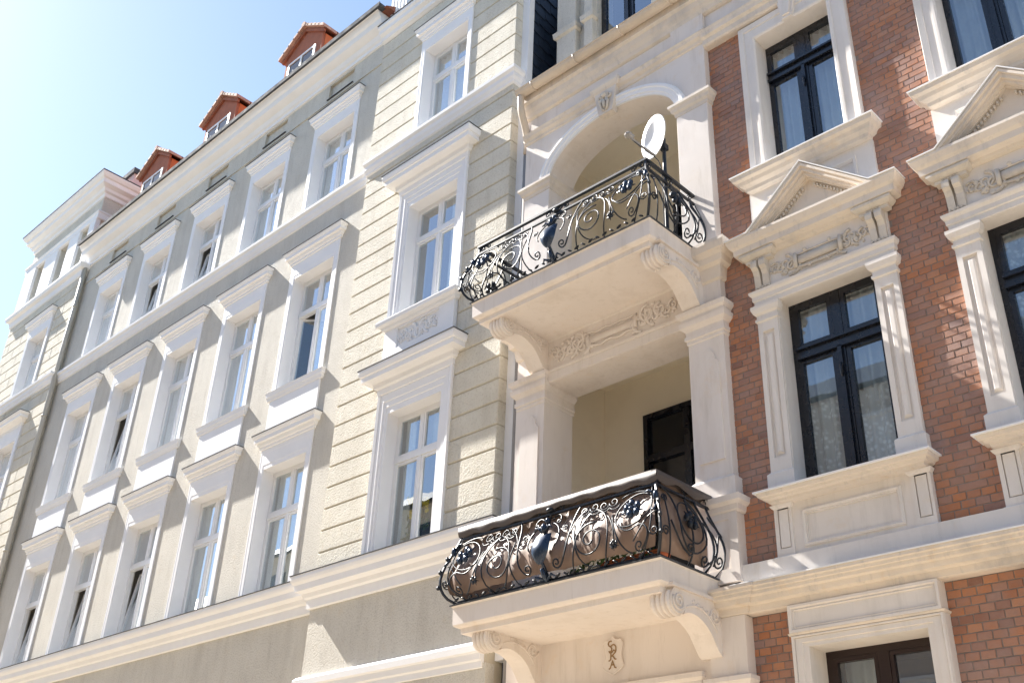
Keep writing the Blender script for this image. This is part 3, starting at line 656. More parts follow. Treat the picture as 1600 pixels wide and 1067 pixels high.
    dn = MB()
    for sg in (-1, 1):
        for q in range(11):
            t = .10 + q * .075; px = x + sg * (.5 * (1 - t)); pz = 7.15 + .41 * t
            dn.box(px - .011, px + .011, TT - .05, TT - .0, pz - .015, pz + .02)
    obj('dentils', dn, 'ornament_plaster', win, kind='stuff')
    fl = MB(); sgn = [(x - 1.05, 7.122), (x - .755, 7.128), (x, 7.772), (x + .755, 7.128), (x + 1.05, 7.122)]
    for (xa, za), (xb, zb) in zip(sgn[:-1], sgn[1:]): fl.prism_d([(xa, za), (xb, zb), (xb, zb + .012), (xa, za + .012)], TT - .205, DC)
    obj('flashing', fl, 'white_paint', win)
    # ---- sill and apron
    s = MB(); s.loft(x - .71, x + .71, TT, [(.0, 3.90), (.10, 3.905), (.105, 3.93), (.14, 3.94), (.15, 3.96), (.18, 3.965), (.19, 4.0)], .06); obj('sill', s, 'cornice_plaster', win)
    s = MB(); s.loft(x - .71, x + .71, TT, [(.215, 4.002), (.215, 4.018)], .06); s.box(x - .565, x + .565, TT, 9.3, 4.006, 4.03); obj('flashing', s, 'white_paint', win)
    s = MB(); wall(s, x - .62, x + .62, 3.36, 3.90, TT + .01, DC + .01, [(x - .47, x + .47, 3.48, 3.76)]); s.box(x - .47, x + .47, TT + .03, TT + .045, 3.48, 3.76)
    s.panel_mould(x - .52, x + .52, 3.43, 3.81, TT + .01, .06, [(0, 0), (0, .012), (.02, .022), (.035, .012), (.04, -.012), (.05, -.018)]); obj('apron', s, 'trim_plaster', win)
    for sg in (-1, 1):
        xa, xb = sorted((x + sg * .62, x + sg * .815)); s = MB(); wall(s, xa, xb, 3.36, 3.90, TT - .012, DC + .01, [(xa + .04, xb - .03, 3.45, 3.86)]); s.cbox(xa + .05, xb - .04, TT - .010, TT + .03, 3.46, 3.85, .004); s.box(xa + .04, xb - .03, TT + .012, TT + .03, 3.45, 3.86); s.loft(xa, xb, TT - .012, [(.0, 3.86), (.02, 3.88), (.03, 3.9)], .05); obj('apron_pier', s, 'trim_plaster', win)
    for sg in (-1, 1): s = MB(); s.cbox(x + sg * .715 - .115, x + sg * .715 + .115, TT - .04, DC, 3.1, 3.37, .008); obj('plinth_block', s, 'white_paint', win)
for i, x in enumerate(GX):
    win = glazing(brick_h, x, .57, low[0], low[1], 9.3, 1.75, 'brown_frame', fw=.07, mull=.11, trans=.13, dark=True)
    curtain(win, x - .55, x - .15, low[0], low[1], 9.6)
    t = MB(); t.usweep(x, .57, low[0], low[1] - .0, T, [(0, -.3), (0, .0), (.06, .0), (.062, .012), (.13, .012), (.135, .0), (.14, .03), (.16, .03), (.17, 0), (.17, -.12)], .11, .17); obj('trim', t, 'trim_plaster', win)
    b = MB(); b.box(x - .735, x + .735, T - .02, DC, 2.6, 2.86); b.panel_mould(x - .735, x + .735, 2.6, 2.86, T - .02, .06, [(0, .0), (0, .03), (.025, .03), (.035, .01), (.05, .018), (.055, .0)]); obj('lintel_panel', b, 'trim_plaster', win)
    b = MB(); b.loft(x - .72, x + .72, T, [(.0, 2.575), (.03, 2.58), (.04, 2.598)], .1); obj('lintel_fillet', b, 'cornice_plaster', win)
pb = MB(); pb.box(-5.66, XE, T, DC + .02, 3.08, 3.36); obj('plinth_band', pb, 'trim_plaster', brick_h)
be = MB(); be.loft(-5.66, XE, T, [(.0, 2.86), (.03, 2.87), (.035, 2.93), (.10, 2.94), (.11, 2.99), (.15, 3.0), (.155, 3.03), (.175, 3.035), (.18, 3.06), (.2, 3.07), (.2, 3.1)], .15, False, False); obj('belt_cornice', be, 'cornice_plaster', brick_h)
be = MB(); be.box(-5.66, XE, T - .212, T + .05, 3.102, 3.114); obj('flashing', be, 'white_paint', brick_h)
tc = MB(); tc.loft(-5.66, XE, T, [(.0, 10.43), (.02, 10.45), (.03, 10.52), (.07, 10.55), (.08, 10.6), (.1, 10.64)], .15, False, False); obj('upper_cornice', tc, 'cornice_plaster', brick_h)
fz = MB(); fz.box(-5.66, XE, T + .03, DC + .3, 10.64, 11.1); obj('frieze', fz, 'loggia_plaster', brick_h)
pn = MB(); pn.box(-5.66, XE, T + .1, DC + .5, -EYE, .3); obj('base_course', pn, 'granite', brick_h)

# ---- loggia bay
LX0, LX1 = -8.9, -5.66
PLI, PRI = -8.40, -6.14                 # inner edges of the piers
CXA = -7.27
# front wall with the segmental arch above and the square opening below
arch = MB(); NA = 28
spr, ri, ro, hi_, ho_ = 9.62, 1.13, 1.30, .66, .83
top = 10.62
pts = [(CXA - ri * math.cos(PI * k / NA), spr + hi_ * math.sin(PI * k / NA)) for k in range(NA + 1)]
D1 = T + .5
arch.box(LX0, PLI, T, D1, 7.2, top); arch.box(PRI, LX1, T, D1, 7.2, top)
for (xa, za), (xb, zb) in zip(pts[:-1], pts[1:]):
    arch.quad((xa, T, za), (xb, T, zb), (xb, T, top), (xa, T, top)); arch.quad((xa, D1, za), (xa, D1, top), (xb, D1, top), (xb, D1, zb)); arch.quad((xa, T, za), (xa, D1, za), (xb, D1, zb), (xb, T, zb))
arch.quad((PLI, T, top), (PRI, T, top), (PRI, D1, top), (PLI, D1, top))
lw = obj('loggia_wall', arch, 'loggia_plaster', brick_h)
av = MB()
prof = [(1.0, .0), (1.0, .03), (1.035, .035), (1.04, .05), (1.09, .055), (1.10, .07), (1.135, .07), (1.15, .05), (1.15, .0)]
for (s0, p0), (s1, p1) in zip(prof[:-1], prof[1:]):
    for k in range(NA):
        q = []
        for s_, p_, kk in ((s0, p0, k), (s0, p0, k + 1), (s1, p1, k + 1), (s1, p1, k)):
            an = PI * kk / NA; e = (s_ - 1) / .15
            q.append((CXA - (ri + (ro - ri) * e) * math.cos(an), T - p_, spr + (hi_ + (ho_ - hi_) * e) * math.sin(an)))
        av.quad(*q)
obj('archivolt', av, 'white_paint', lw, smooth=False)
ks = MB(); ks.prism_d([(CXA - .12, 10.18), (CXA + .12, 10.18), (CXA + .2, 10.62), (CXA - .2, 10.62)], T - .1, T + .02)
ks.loft(CXA - .18, CXA + .18, T - .06, [(.04, 10.6), (.06, 10.63), (.08, 10.68), (.08, 10.72)], .08); kso = obj('keystone', ks, 'cornice_plaster', lw)
rl = MB()
for sg in (-1, 1):
    sp = spiral(CXA + sg * .07, 10.47, .06, .01, PI / 2, sg * 1.5, 14); rl.tube([(a, T - .115, b) for a, b in sp], .018, 5)
    rl.tube([(CXA + sg * .03, T - .11, 10.42), (CXA + sg * .07, T - .13, 10.36), (CXA + sg * .05, T - .12, 10.27), (CXA + sg * .02, T - .11, 10.22)], .024, 5, (1.2, .6))
rl.blob((CXA, T - .12, 10.34), .03, .035, .08); rl.blob((CXA, T - .12, 10.5), .05, .04, .05)
obj('keystone_carving', rl, 'ornament_plaster', lw, smooth=True)
for xa, xb in ((LX0 + .02, PLI), (PRI, LX1)):
    im = MB(); im.loft(xa, xb, T, [(.0, 9.48), (.015, 9.49), (.02, 9.53), (.05, 9.56), (.06, 9.6), (.085, 9.63), (.085, 9.67), (.0, 9.68)], .52); obj('impost', im, 'cornice_plaster', lw)
    ps = MB(); ps.cbox(xa + .002, xb - .002, T - .012, T + .05, 7.3, 9.48, .006); obj('pier_face', ps, 'loggia_plaster', lw)
uc = MB(); uc.loft(LX0, LX1, T, [(.0, 10.52), (.02, 10.53), (.03, 10.57), (.07, 10.6), (.08, 10.63), (.1, 10.66)], .1, False, True); obj('upper_cornice', uc, 'cornice_plaster', lw)
fz = MB(); fz.box(LX0, LX1, T + .01, T + .4, 10.655, 11.1); fz.box(PRI - .02, LX1 + .03, T - .03, T + .02, 10.665, 11.1); obj('frieze', fz, 'loggia_plaster', lw)
ec = MB(); ec.loft(LX0, XE, T, [(.0, 11.0), (.03, 11.02), (.05, 11.08), (.09, 11.14), (.11, 11.22), (.15, 11.25), (.15, 11.43)], .6, False, False); obj('eaves_cornice', ec, 'cornice_plaster', brick_h)
gu = MB()
gp = [(T - .235 + .085 * math.cos(a), 11.40 + .085 * math.sin(a)) for a in [PI + PI * k / 8 for k in range(9)]]
gu.prism_x(gp + [(T - .235 + .07 * math.cos(a), 11.40 + .07 * math.sin(a)) for a in [2 * PI - PI * k / 8 for k in range(9)]], LX0 + .02, XE)
gu.tube([(LX0 + .02, T - .32, 11.405), (XE, T - .32, 11.405)], .013, 6); gto = obj('gutter', gu, 'gutter_paint', brick_h)
for k in range(11):
    gx = LX0 + .35 + k * .85; q = MB(); q.tube([(gx, T - .235 + .092 * math.cos(a), 11.40 + .092 * math.sin(a)) for a in [PI * .98 + PI * 1.04 * k2 / 8 for k2 in range(9)]], .011, 5); obj('gutter_bracket', q, 'gutter_paint', gto)
dp = MB(); dp.tube(bez((-8.83, T - .235, 11.35), (-8.83, T - .235, 11.1), (-8.83, T - .22, 11.05), (-8.86, T - .12, 10.93), 10) + bez((-8.86, T - .12, 10.93), (-8.9, T + .0, 10.78), (-8.93, T + .05, 10.72), (-8.95, T + .06, 10.45), 8)[1:], .055, 10); obj('swan_neck', dp, 'gutter_paint', brick_h, smooth=True)
dp = MB(); dp.tube([(-8.975, T + .09, z) for z in (10.45, 7, 3, -1.5)], .05, 8); obj('downpipe', dp, 'pipe_grey', brick_h, smooth=True)
gp_ = MB(); gp_.box(-9.05, LX0, T + .16, T + .5, -EYE, 11.2); obj('party_gap', gp_, 'loggia_plaster', brick_h)
# rooms of the two loggias
def loggia_room(z0, z1, ztop, doorx):
    r = MB(); a, b, d0, d1 = -8.75, -5.8, T + .5, 10.65
    r.quad((a, d0, z0), (a, d1, z0), (a, d1, z1), (a, d0, z1)); r.quad((b, d0, z0), (b, d0, z1), (b, d1, z1), (b, d1, z0)); r.quad((a, d1, z0), (b, d1, z0), (b, d1, z1), (a, d1, z1)); r.quad((a, d0, z1), (a, d1, z1), (b, d1, z1), (b, d0, z1)); r.quad((a, T, z0), (b, T, z0), (b, d1, z0), (a, d1, z0))
    r.quad((a, d0, z0), (a, d0, ztop), (PLI, d0, ztop), (PLI, d0, z0))
    ro_ = obj('loggia_room', r, 'loggia_inner', lw)
    x0, x1 = doorx; zt = ztop_door[z0]
    d = MB(); d.ring(x0, x1, z0 + .02, zt, .07, 10.55, 10.66); d.box((x0 + x1) / 2 - .05, (x0 + x1) / 2 + .05, 10.56, 10.66, z0, zt - .07); d.box(x0 + .07, x1 - .07, 10.558, 10.66, zt - .7, zt - .6); obj('door', d, 'dark_frame', lw)
    d = MB(); d.box(x0 + .06, x1 - .06, 10.605, 10.615, z0 + .05, zt - .05); obj('door_glass', d, 'pane_dark', lw)
    d = MB(); d.usweep((x0 + x1) / 2, (x1 - x0) / 2, z0, zt, 10.65, [(0, 0), (0, .03), (.1, .03), (.1, 0)]); obj('door_trim', d, 'loggia_inner', lw)
ztop_door = {7.2: 9.55, 3.2: 6.3}
loggia_room(7.2, 10.55, 9.6, (-7.35, -6.0)); loggia_room(3.2, 6.95, 6.3, (-8.0, -6.6))
# lower loggia: lintel, frieze, piers
lo = MB(); lo.box(PLI, PRI, T, T + .55, 6.30, 7.19); lo.box(LX0, PLI, T, T + .55, 3.2, 7.19); lo.box(PRI, LX1, T, T + .55, 3.2, 7.19)
wall(lo, LX0, LX1, -EYE, 3.19, T, T + .5, [(-8.2, -6.3, -EYE - .1, 2.2)]); obj('lower_wall', lo, 'loggia_plaster', lw)
pt = MB(); pt.box(-8.2, -6.3, T + .3, T + .36, -EYE, 2.2); obj('entrance_door', pt, 'brown_frame', lw)
li = MB(); li.loft(-8.35, -6.2, T, [(.0, 2.2), (.03, 2.21), (.04, 2.3), (.07, 2.33), (.07, 2.38), (0, 2.4)], .05); obj('door_hood', li, 'loggia_plaster', lw)
ar = MB(); ar.loft(PLI - .0, PRI, T, [(.0, 6.43), (.025, 6.44), (.03, 6.47), (.0, 6.48)], .05, False, False); ar.box(PLI, PRI, T - .012, T + .05, 6.31, 6.43); ar.loft(PLI, PRI, T, [(0, 6.90), (.02, 6.91), (.03, 6.94), (.05, 6.97)], .05, False, False); obj('architrave', ar, 'loggia_plaster', lw)
rl = MB(); rl.box(CXA - .36, CXA + .36, T - .025, T + .01, 6.62, 6.72)
for q in (-.38, .38): rl.tube([(CXA + q, T - .015, 6.59), (CXA + q, T - .015, 6.76)], .022, 6)
rl.tube([(CXA - .4 + .08 * k, T - .015, 6.57 + .018 * math.sin(k * 1.7)) for k in range(11)], .017, 5); rl.tube([(CXA - .4 + .08 * k, T - .015, 6.77 + .012 * math.sin(k * 2.1)) for k in range(11)], .012, 5)
relief(rl, CXA + .42, CXA + 1.0, 6.5, 6.86, T, 6, .018, 11); relief(rl, CXA - 1.0, CXA - .42, 6.5, 6.86, T, 6, .018, 12, True); obj('scroll_relief', rl, 'loggia_plaster', lw, smooth=True)
for xa, xb in ((LX0 + .02, PLI), (PRI, LX1)):
    xm = (xa + xb) / 2
    c = MB(); c.loft(xa, xb, T, [(.0, 6.05), (.012, 6.06), (.012, 6.10), (.03, 6.11), (.03, 6.16), (.015, 6.17), (.02, 6.22), (.07, 6.27), (.08, 6.33), (.05, 6.335), (.06, 6.38), (.09, 6.41), (.1, 6.46), (.0, 6.47)], .57); obj('capital', c, 'loggia_plaster', lw)
    # arched raised panel on the pier
    arc = [(xm - .16, 4.55), (xm + .16, 4.55), (xm + .16, 5.72)] + [(xm + .11 * math.cos(PI * k / 8), 5.78 + .14 * math.sin(PI * k / 8)) for k in range(9)] + [(xm - .16, 5.72)]
    p = MB(); p.prism_d(arc, T - .018, T + .01); obj('pier_panel', p, 'loggia_plaster', lw)
    p = MB(); p.loft(xa, xb, T, [(.03, 4.1), (.04, 4.11), (.04, 4.32), (.0, 4.36)], .57); obj('pier_base', p, 'loggia_plaster', lw)
    p = MB(); p.loft(xa, xb, T, [(.04, 3.93), (.06, 3.95), (.07, 4.0), (.11, 4.03), (.12, 4.09), (.0, 4.098)], .57); obj('pedestal_cap', p, 'loggia_plaster', lw)
    p = MB(); wall(p, xa - .03, xb + .03, 3.2, 3.93, T - .045, T + .5, [(xa + .07, xb - .07, 3.34, 3.86)]); p.box(xa + .07, xb - .07, T - .035, T + .1, 3.34, 3.86); obj('pedestal', p, 'loggia_plaster', lw)
    p = MB(); p.loft(xa, xb, T, [(.0, 6.78), (.03, 6.8), (.05, 6.95), (.1, 6.98), (.12, 7.05), (.18, 7.1), (.2, 7.18), (.2, 7.22), (.0, 7.25)], .1); obj('entablature_block', p, 'cornice_plaster', lw)
be = MB(); be.loft(PRI, LX1 + .03, T, [(.02, 2.86), (.06, 2.87), (.065, 2.93), (.13, 2.94), (.14, 2.99), (.18, 3.0), (.185, 3.03), (.205, 3.035), (.21, 3.06), (.23, 3.07), (.23, 3.1), (.0, 3.12)], .1, False); obj('belt_cornice', be, 'cornice_plaster', lw)
pl = MB(); pl.box(PRI + .1, LX1 + .04, T - .04, T + .1, -EYE, 2.86); pl.loft(PRI + .1, LX1 + .04, T - .04, [(0, 2.12), (.03, 2.14), (.03, 2.2), (.06, 2.24), (.06, 2.28), (0, 2.3)], .1); obj('lower_pilaster', pl, 'loggia_plaster', lw)
# monogram cartouche
sx, sz = -7.29, 2.69
ct = MB(); ol = [(-.13, .13), (-.10, .16), (-.06, .155), (-.03, .17), (0, .2), (.03, .17), (.07, .155), (.11, .16), (.135, .12), (.12, .06), (.105, 0), (.12, -.06), (.14, -.11), (.1, -.15), (.06, -.17), (0, -.2), (-.06, -.17), (-.1, -.15), (-.14, -.11), (-.12, -.06), (-.105, 0), (-.12, .06)]
ct.prism_d([(sx + a, sz + b) for a, b in reversed(ol)], T - .022, T + .01); ct.tube([(sx + a, T - .02, sz + b) for a, b in ol + ol[:1]], .009, 5); cto = obj('cartouche', ct, 'loggia_plaster', lw)
mg = MB(); dl = T - .026
def stroke(ps, r=.0075): mg.tube([(sx + a, dl, sz + b) for a, b in ps], r, 5)
stroke(bez((-.012, .15), (-.05, .165), (-.075, .12), (-.04, .1), 8) + bez((-.04, .1), (.0, .085), (.0, .045), (-.035, .04), 8) + [(-.05, .045)])
stroke(bez((-.03, .09), (.02, .135), (.06, .1), (.045, .04), 10))
stroke([(-.04, .03), (-.02, .03), (-.025, -.045), (-.05, -.055)]); stroke([(.045, .035), (-.01, -.01)]); stroke([(.0, .0), (.035, -.045), (.05, -.045)]); stroke([(-.01, .03), (.02, .055), (.045, .03)])
stroke([(-.05, -.14), (-.03, -.13), (.0, -.055), (.03, -.13), (.05, -.135)]); stroke([(-.02, -.1), (.02, -.1)])
obj('monogram', mg, 'carved_line', lw)

# ---- balconies
RX0, RX1, RD = -8.75, -5.95, 8.03
def bulge(v): return .15 * max(0, math.sin(PI * max(0, min(1, v)) ** .62)) ** 1.15
def scrolls_front():
    """(u, v) polylines in metres for one half of the front, u from the middle, v from the slab"""
    c = []
    c.append((bez((.45, .76), (.30, .62), (.37, .2), (.22, .10), 16) + spiral(.185, .145, .055, .012, -.9, -1.3, 14), .009))
    c.append((bez((.06, .62), (.20, .60), (.24, .40), (.16, .33), 10), .008))
    c.append((bez((.62, .62), (.42, .52), (.42, .2), (.36, .0), 14), .008))
    c.append((bez((.55, .70), (.40, .60), (.34, .45), (.30, .28), 10), .006))
    c.append((bez((.40, .50), (.42, .25), (.42, .02), (.68, .03), 12), .008))
    c.append((spiral(.60, .29, .20, .03, 1.2, 1.75, 34), .0085))
    c.append((bez((.66, .63), (.80, .58), (.86, .40), (.76, .0), 12), .008))
    c.append((bez((.86, .50), (.88, .28), (.95, .10), (1.10, .06), 12), .008))
    c.append((bez((.80, .52), (.86, .44), (.88, .34), (.885, .2), 8), .007))
    c.append((bez((.92, .40), (.96, .28), (1.05, .25), (1.12, .30), 8) + bez((1.12, .30), (1.25, .36), (1.30, .2), (1.22, .10), 8) + spiral(1.165, .115, .055, .012, -.3, -1.3, 12), .008))
    c.append(([(1.12 + .21 * math.cos(a) * .95 - .09 * math.sin(a), .50 + .20 * math.sin(a) * .62 + .13 * math.cos(a)) for a in [2 * PI * k / 24 for k in range(25)]], .008))
    c.append((bez((1.36, .74), (1.30, .5), (1.34, .3), (1.20, .0), 12), .008))
    c.append((bez((1.38, .42), (1.26, .42), (1.18, .26), (1.10, .16), 10), .007))
    c.append((spiral(1.33, .22, .05, .012, PI, 1.3, 12), .007))
    for k in range(4):
        u = .50 + k * .125; c.append((spiral(u, .655 + .015 * (k % 2), .062, .012, PI * (k % 2), 1.35 * (1 if k % 2 else -1), 16), .007))
        c.append((bez((u - .05, .60), (u, .56), (u + .05, .57), (u + .08, .62), 6), .0065))
    c.append((bez((.05, .66), (.12, .76), (.2, .7), (.17, .62), 8) + spiral(.15, .63, .03, .01, 0, -1, 8), .007))
    c.append((bez((.98, .68), (1.1, .74), (1.25, .72), (1.33, .66), 8), .007))
    c.append((spiral(.27, .52, .04, .012, 2, 1.4, 12), .007))
    return c
def scrolls_side(L):
    c = []
    k = L / .97
    c.append(([(k * (.46 + .17 * math.cos(a) - .05 * math.sin(a)), .44 + .22 * math.sin(a) + .03 * math.cos(a)) for a in [2 * PI * q / 26 for q in range(27)]], .009))
    c.append((bez((.08 * k, .74), (.25 * k, .74), (.3 * k, .5), (.3 * k, .3), 10) + bez((.3 * k, .3), (.32 * k, .1), (.55 * k, .05), (.66 * k, .25), 10) + bez((.66 * k, .25), (.72 * k, .45), (.55 * k, .74), (.45 * k, .70), 10), .009))
    c.append((bez((.10 * k, .66), (.14 * k, .4), (.12 * k, .2), (.16 * k, .0), 10), .008))
    c.append((spiral(.08 * k, .22, .055, .012, 0, 1.4, 14), .008)); c.append((spiral(.10 * k, .62, .05, .012, 1, -1.4, 14), .008))
    c.append((bez((.16 * k, .36), (.24 * k, .2), (.3 * k, .12), (.42 * k, .10), 8) + spiral(.43 * k, .15, .06, .012, -PI / 2, 1.4, 14), .009))
    c.append((bez((.62 * k, .76), (.74 * k, .5), (.82 * k, .3), (.74 * k, .0), 12), .012)); c.append((bez((.66 * k, .5), (.86 * k, .42), (.86 * k, .2), (.72 * k, .08), 12), .009))
    c.append((spiral(.66 * k, .10, .06, .012, 0, -1.4, 14), .009)); c.append((bez((.84 * k, .76), (.86 * k, .5), (.99 * k, .4), (.93 * k, .0), 12), .012))
    c.append((bez((.80 * k, .62), (.85 * k, .52), (.92 * k, .5), (.96 * k, .38), 8), .009)); c.append((spiral(.86 * k, .14, .07, .012, PI, 1.45, 16), .009)); c.append((bez((.80 * k, .08), (.82 * k, .3), (.86 * k, .42), (.92 * k, .44), 8), .009))
    return c
def flower(mb, P, u, v, s=1.0, lift=.03):
    c = Vector(P(u, v, lift))
    for q in range(5):
        an = q * 2 * PI / 5 + .4; a = Vector(P(u + .055 * s * math.cos(an), v + .055 * s * math.sin(an), lift + .012)); mb.blob(a, .034 * s, .022 * s, .04 * s, 7, 4)
        b = Vector(P(u + .11 * s * math.cos(an + .5), v + .10 * s * math.sin(an + .5), lift)); mb.tube([c, (c + b) / 2, b], .018 * s, 5, (1.1, .25))
    mb.blob(c, .03 * s, .04 * s, .03 * s, 8, 5)
def balcony(zs, tag):
    HR = .76; ztop = zs + .90; z2 = zs + HR + .02
    sl = MB(); sl.loft(RX0 - .02, RX1 + .02, RD, [(-.05, zs - .30), (-.045, zs - .24), (.0, zs - .23), (.02, zs - .21), (.025, zs - .02), (.04, zs)], T - RD)
    bal = obj('balcony', sl, 'loggia_plaster', brick_h)
    fl = MB(); fl.loft(RX0 - .02, RX1 + .02, RD, [(.055, zs + .002), (.055, zs + .014)], T - RD); obj('flashing', fl, 'zinc', bal)
    for cx in (-8.47, -6.02):                                   # scrolled consoles
        hw = .125; top = zs - .235
        pr = [(T + .05, top), (T - .80, top), (T - .84, top - .05)] + [(T - .74 + .125 * math.cos(a), top - .12 + .125 * math.sin(a)) for a in [PI * .88 + PI * .95 * k / 10 for k in range(11)]]
        pr += bez((T - .66, top - .235), (T - .56, top - .17), (T - .36, top - .19), (T - .22, top - .33), 10) + bez((T - .22, top - .33), (T - .15, top - .41), (T - .10, top - .5), (T - .04, top - .52), 8)[1:] + [(T + .05, top - .52)]
        c = MB(); c.prism_x(pr, cx - hw, cx + hw); lowc = pr[2:]
        c.box(cx - hw - .03, cx + hw + .03, T - .86, T + .02, top - .002, top + .03)
        for q in (-.085, -.03, .03, .085):                       # ribs rolling round the volute
            c.tube([(cx + q, d, z) for d, z in lowc[:13]], .022, 6)
        co = obj('console', c, 'loggia_plaster', bal)
        o = MB()
        for xx in (cx - hw - .004, cx + hw + .004):
            o.tube([(xx, a, b) for a, b in spiral(T - .735, top - .12, .1, .015, PI * .9, 1.9, 26)], .012, 5)
            o.tube([(xx, a, b) for a, b in bez((T - .62, top - .16), (T - .45, top - .07), (T - .25, top - .12), (T - .12, top - .3), 10)], .010, 5)
            o.tube([(xx, a, b) for a, b in spiral(T - .15, top - .14, .09, .015, 0, -1.6, 20)], .012, 5)
            for q in range(6): o.blob((xx, T - .5 + .07 * q, top - .08 - .02 * q), .008, .028, .018, 6, 4, Matrix.Rotation(.6, 3, 'X'))
        obj('console_scroll', o, 'loggia_plaster', bal, smooth=True)
    # ---- railing
    def PF(u, v, off=0):                                        # front: u signed from the middle
        b = bulge(v / HR) + off; half = (RX1 - RX0) / 2; xm = (RX0 + RX1) / 2
        return (xm + u * (half + b) / half, RD - b, zs + .02 + v)
    def PS(sg):
        def f(u, v, off=0):
            b = bulge(v / HR) + off; L = T - RD
            return ((RX1 + b) if sg > 0 else (RX0 - b), (RD - b) + u * (L + b) / L, zs + .02 + v)
        return f
    tr = MB()
    for z, h, wd in ((ztop, .03, .045), (z2, .024, .032)):
        tr.box(RX0 - wd / 2, RX1 + wd / 2, RD - wd / 2, RD + wd / 2, z - h, z)
        for xx in (RX0, RX1): tr.box(xx - wd / 2, xx + wd / 2, RD + wd / 2, T + .0, z - h, z)
    tr.box(RX0, RX1, RD - .012, RD + .012, zs + .03, zs + .055)
    for xx in (RX0, RX1): tr.box(xx - .012, xx + .012, RD + .012, T, zs + .03, zs + .055)
    obj('rail', tr, 'iron', bal)
    half = (RX1 - RX0) / 2
    fr = MB()
    for ps, r in scrolls_front():
        for sg in (-1, 1): fr.tube([PF(sg * u, v) for u, v in ps], r * 1.1, 5)
    for sg in (-1, 1):                                          # curls between the two handrails
        for u0 in (.10, 1.28):
            for q in (0, 1): fr.tube([(RX0 + half + sg * (u0 + a * (1 if q else -1)), RD, ztop - .075 + b) for a, b in [(x_ - 0, y_) for x_, y_ in spiral(.06, 0, .04, .01, PI, -1.3, 12)]], .008, 5)
            fr.tube([(RX0 + half + sg * (u0 - .1), RD, z2), (RX0 + half + sg * u0, RD, ztop - .05), (RX0 + half + sg * (u0 + .09), RD, z2)], .007, 5)
    for k in range(26):                                         # leaf tips along the foot rail
        u = -1.3 + k * .104; a = Vector(PF(u, .035, .0)); fr.blob(a, .042, .02, .012, 6, 4, Matrix.Rotation(.5 if k % 2 else -.5, 3, 'Y'))
    obj('front_scrollwork', fr, 'iron', bal, smooth=True)
    for sg in (-1, 1):
        sd = MB(); P = PS(sg)
        for ps, r in scrolls_side(T - RD): sd.tube([P(u, v) for u, v in ps], r * 1.15, 5)
        for q in (.06, .5, .9): sd.tube([((RX1 if sg > 0 else RX0), RD + q * .97 + a, ztop - .075 + b) for a, b in spiral(.0, 0, .045, .01, PI, -1.3, 12)], .008, 5)
        for q in (0.0, .48, .985): sd.tube([P(q * (T - RD), v) for v in [HR * k / 12 for k in range(13)]], .011, 5)
        obj('side_scrollwork', sd, 'iron', bal, smooth=True)
        fo = MB(); flower(fo, P, .46, .45, 1.15, .01); obj('flower', fo, 'iron', bal, smooth=True)
        fo = MB(); flower(fo, PF, sg * 1.10, .50, 1.2, .02); obj('flower', fo, 'steel_blue', bal, smooth=True)
        fo = MB(); flower(fo, PF, sg * .885, .17, .55, .01); obj('flower', fo, 'iron', bal, smooth=True)
        fo = MB(); fo.blob(Vector(PF(sg * 1.38, .60, .01)), .03, .03, .06); fo.tube([PF(sg * 1.38, .62, .0), PF(sg * 1.30, .68, .03), PF(sg * 1.25, .66, .03)], .016, 5, (1.2, .4)); fo.tube([PF(sg * 1.38, .5, .0), PF(sg * 1.33, .42, .04), PF(sg * 1.29, .44, .04)], .014, 5, (1.2, .4)); obj('corner_leaf', fo, 'steel_blue', bal, smooth=True)
        po = MB(); po.tube([PF(sg * half, v) for v in [HR * k / 14 for k in range(15)]], .017, 6); x_ = RX1 if sg > 0 else RX0; po.box(x_ - .014, x_ + .014, RD - .014, RD + .014, z2 - .02, ztop - .01)
        for v in (.18, .36, .52): po.blob(Vector(PF(sg * half, v, .02)), .022, .022, .03, 6, 4)
        obj('corner_post', po, 'iron', bal, smooth=False)
    sh = MB(); N = 10; vs = []; fs = []                           # belly-shaped shield in the middle of the front
    for j in range(N + 1):
        v = .15 + .31 * j / N; wd = .10 * (math.sin(PI * .5 * min(1, (j + .4) / (N * .62))) ** .8) * (1.0 if j < N * .7 else 1.0)
        for k in range(9):
            t = -1 + 2 * k / 8; p = PF(t * wd, v + (.03 * (abs(t) ** 2) if j == N else 0), .02 + .07 * (1 - t * t) ** .5 * math.sin(PI * (.15 + .7 * j / N))); vs.append(p)
    for j in range(N):
        for k in range(8): a = j * 9 + k; fs.append((a, a + 1, a + 10, a + 9))
    sh.add(vs, fs); sh.add([(p[0], p[1] + .012, p[2]) for p in vs], [tuple(reversed(f)) for f in fs]); obj('shield', sh, 'steel_blue', bal, smooth=True)
    fi = MB(); fi.tube([PF(0, v, -.005) for v in (.0, .2, .4, .56, .68)], .02, 6); fi.blob(Vector(PF(0, .56, .04)), .035, .035, .06); fi.blob(Vector(PF(0, .66, .02)), .03, .03, .04); fi.tube([PF(0, v, .01) for v in (.0, .05, .12)], .03, 6, (1.3, .7)); f2 = MB(); f2.tube([(RX0 + half, RD, z2 - .06), (RX0 + half, RD, ztop - .03)], .014, 6); obj('rail_strut', f2, 'iron', bal, smooth=True); f2 = MB(); f2.blob((RX0 + half, RD - .02, z2 + .03), .05, .04, .03); obj('rosette', f2, 'iron', bal, smooth=True)
    for sg in (-1, 1): fi.tube([PF(sg * .02, .52, .03), PF(sg * .08, .58, .05), PF(sg * .12, .54, .05)], .018, 5, (1.2, .4)); fi.tube([PF(sg * .03, .02, .02), PF(sg * .1, .05, .03), PF(sg * .15, .02, .02)], .02, 5, (1.1, .4))
    obj('finial', fi, 'steel_blue', bal, smooth=True)
    return bal, PF, PS, ztop, z2
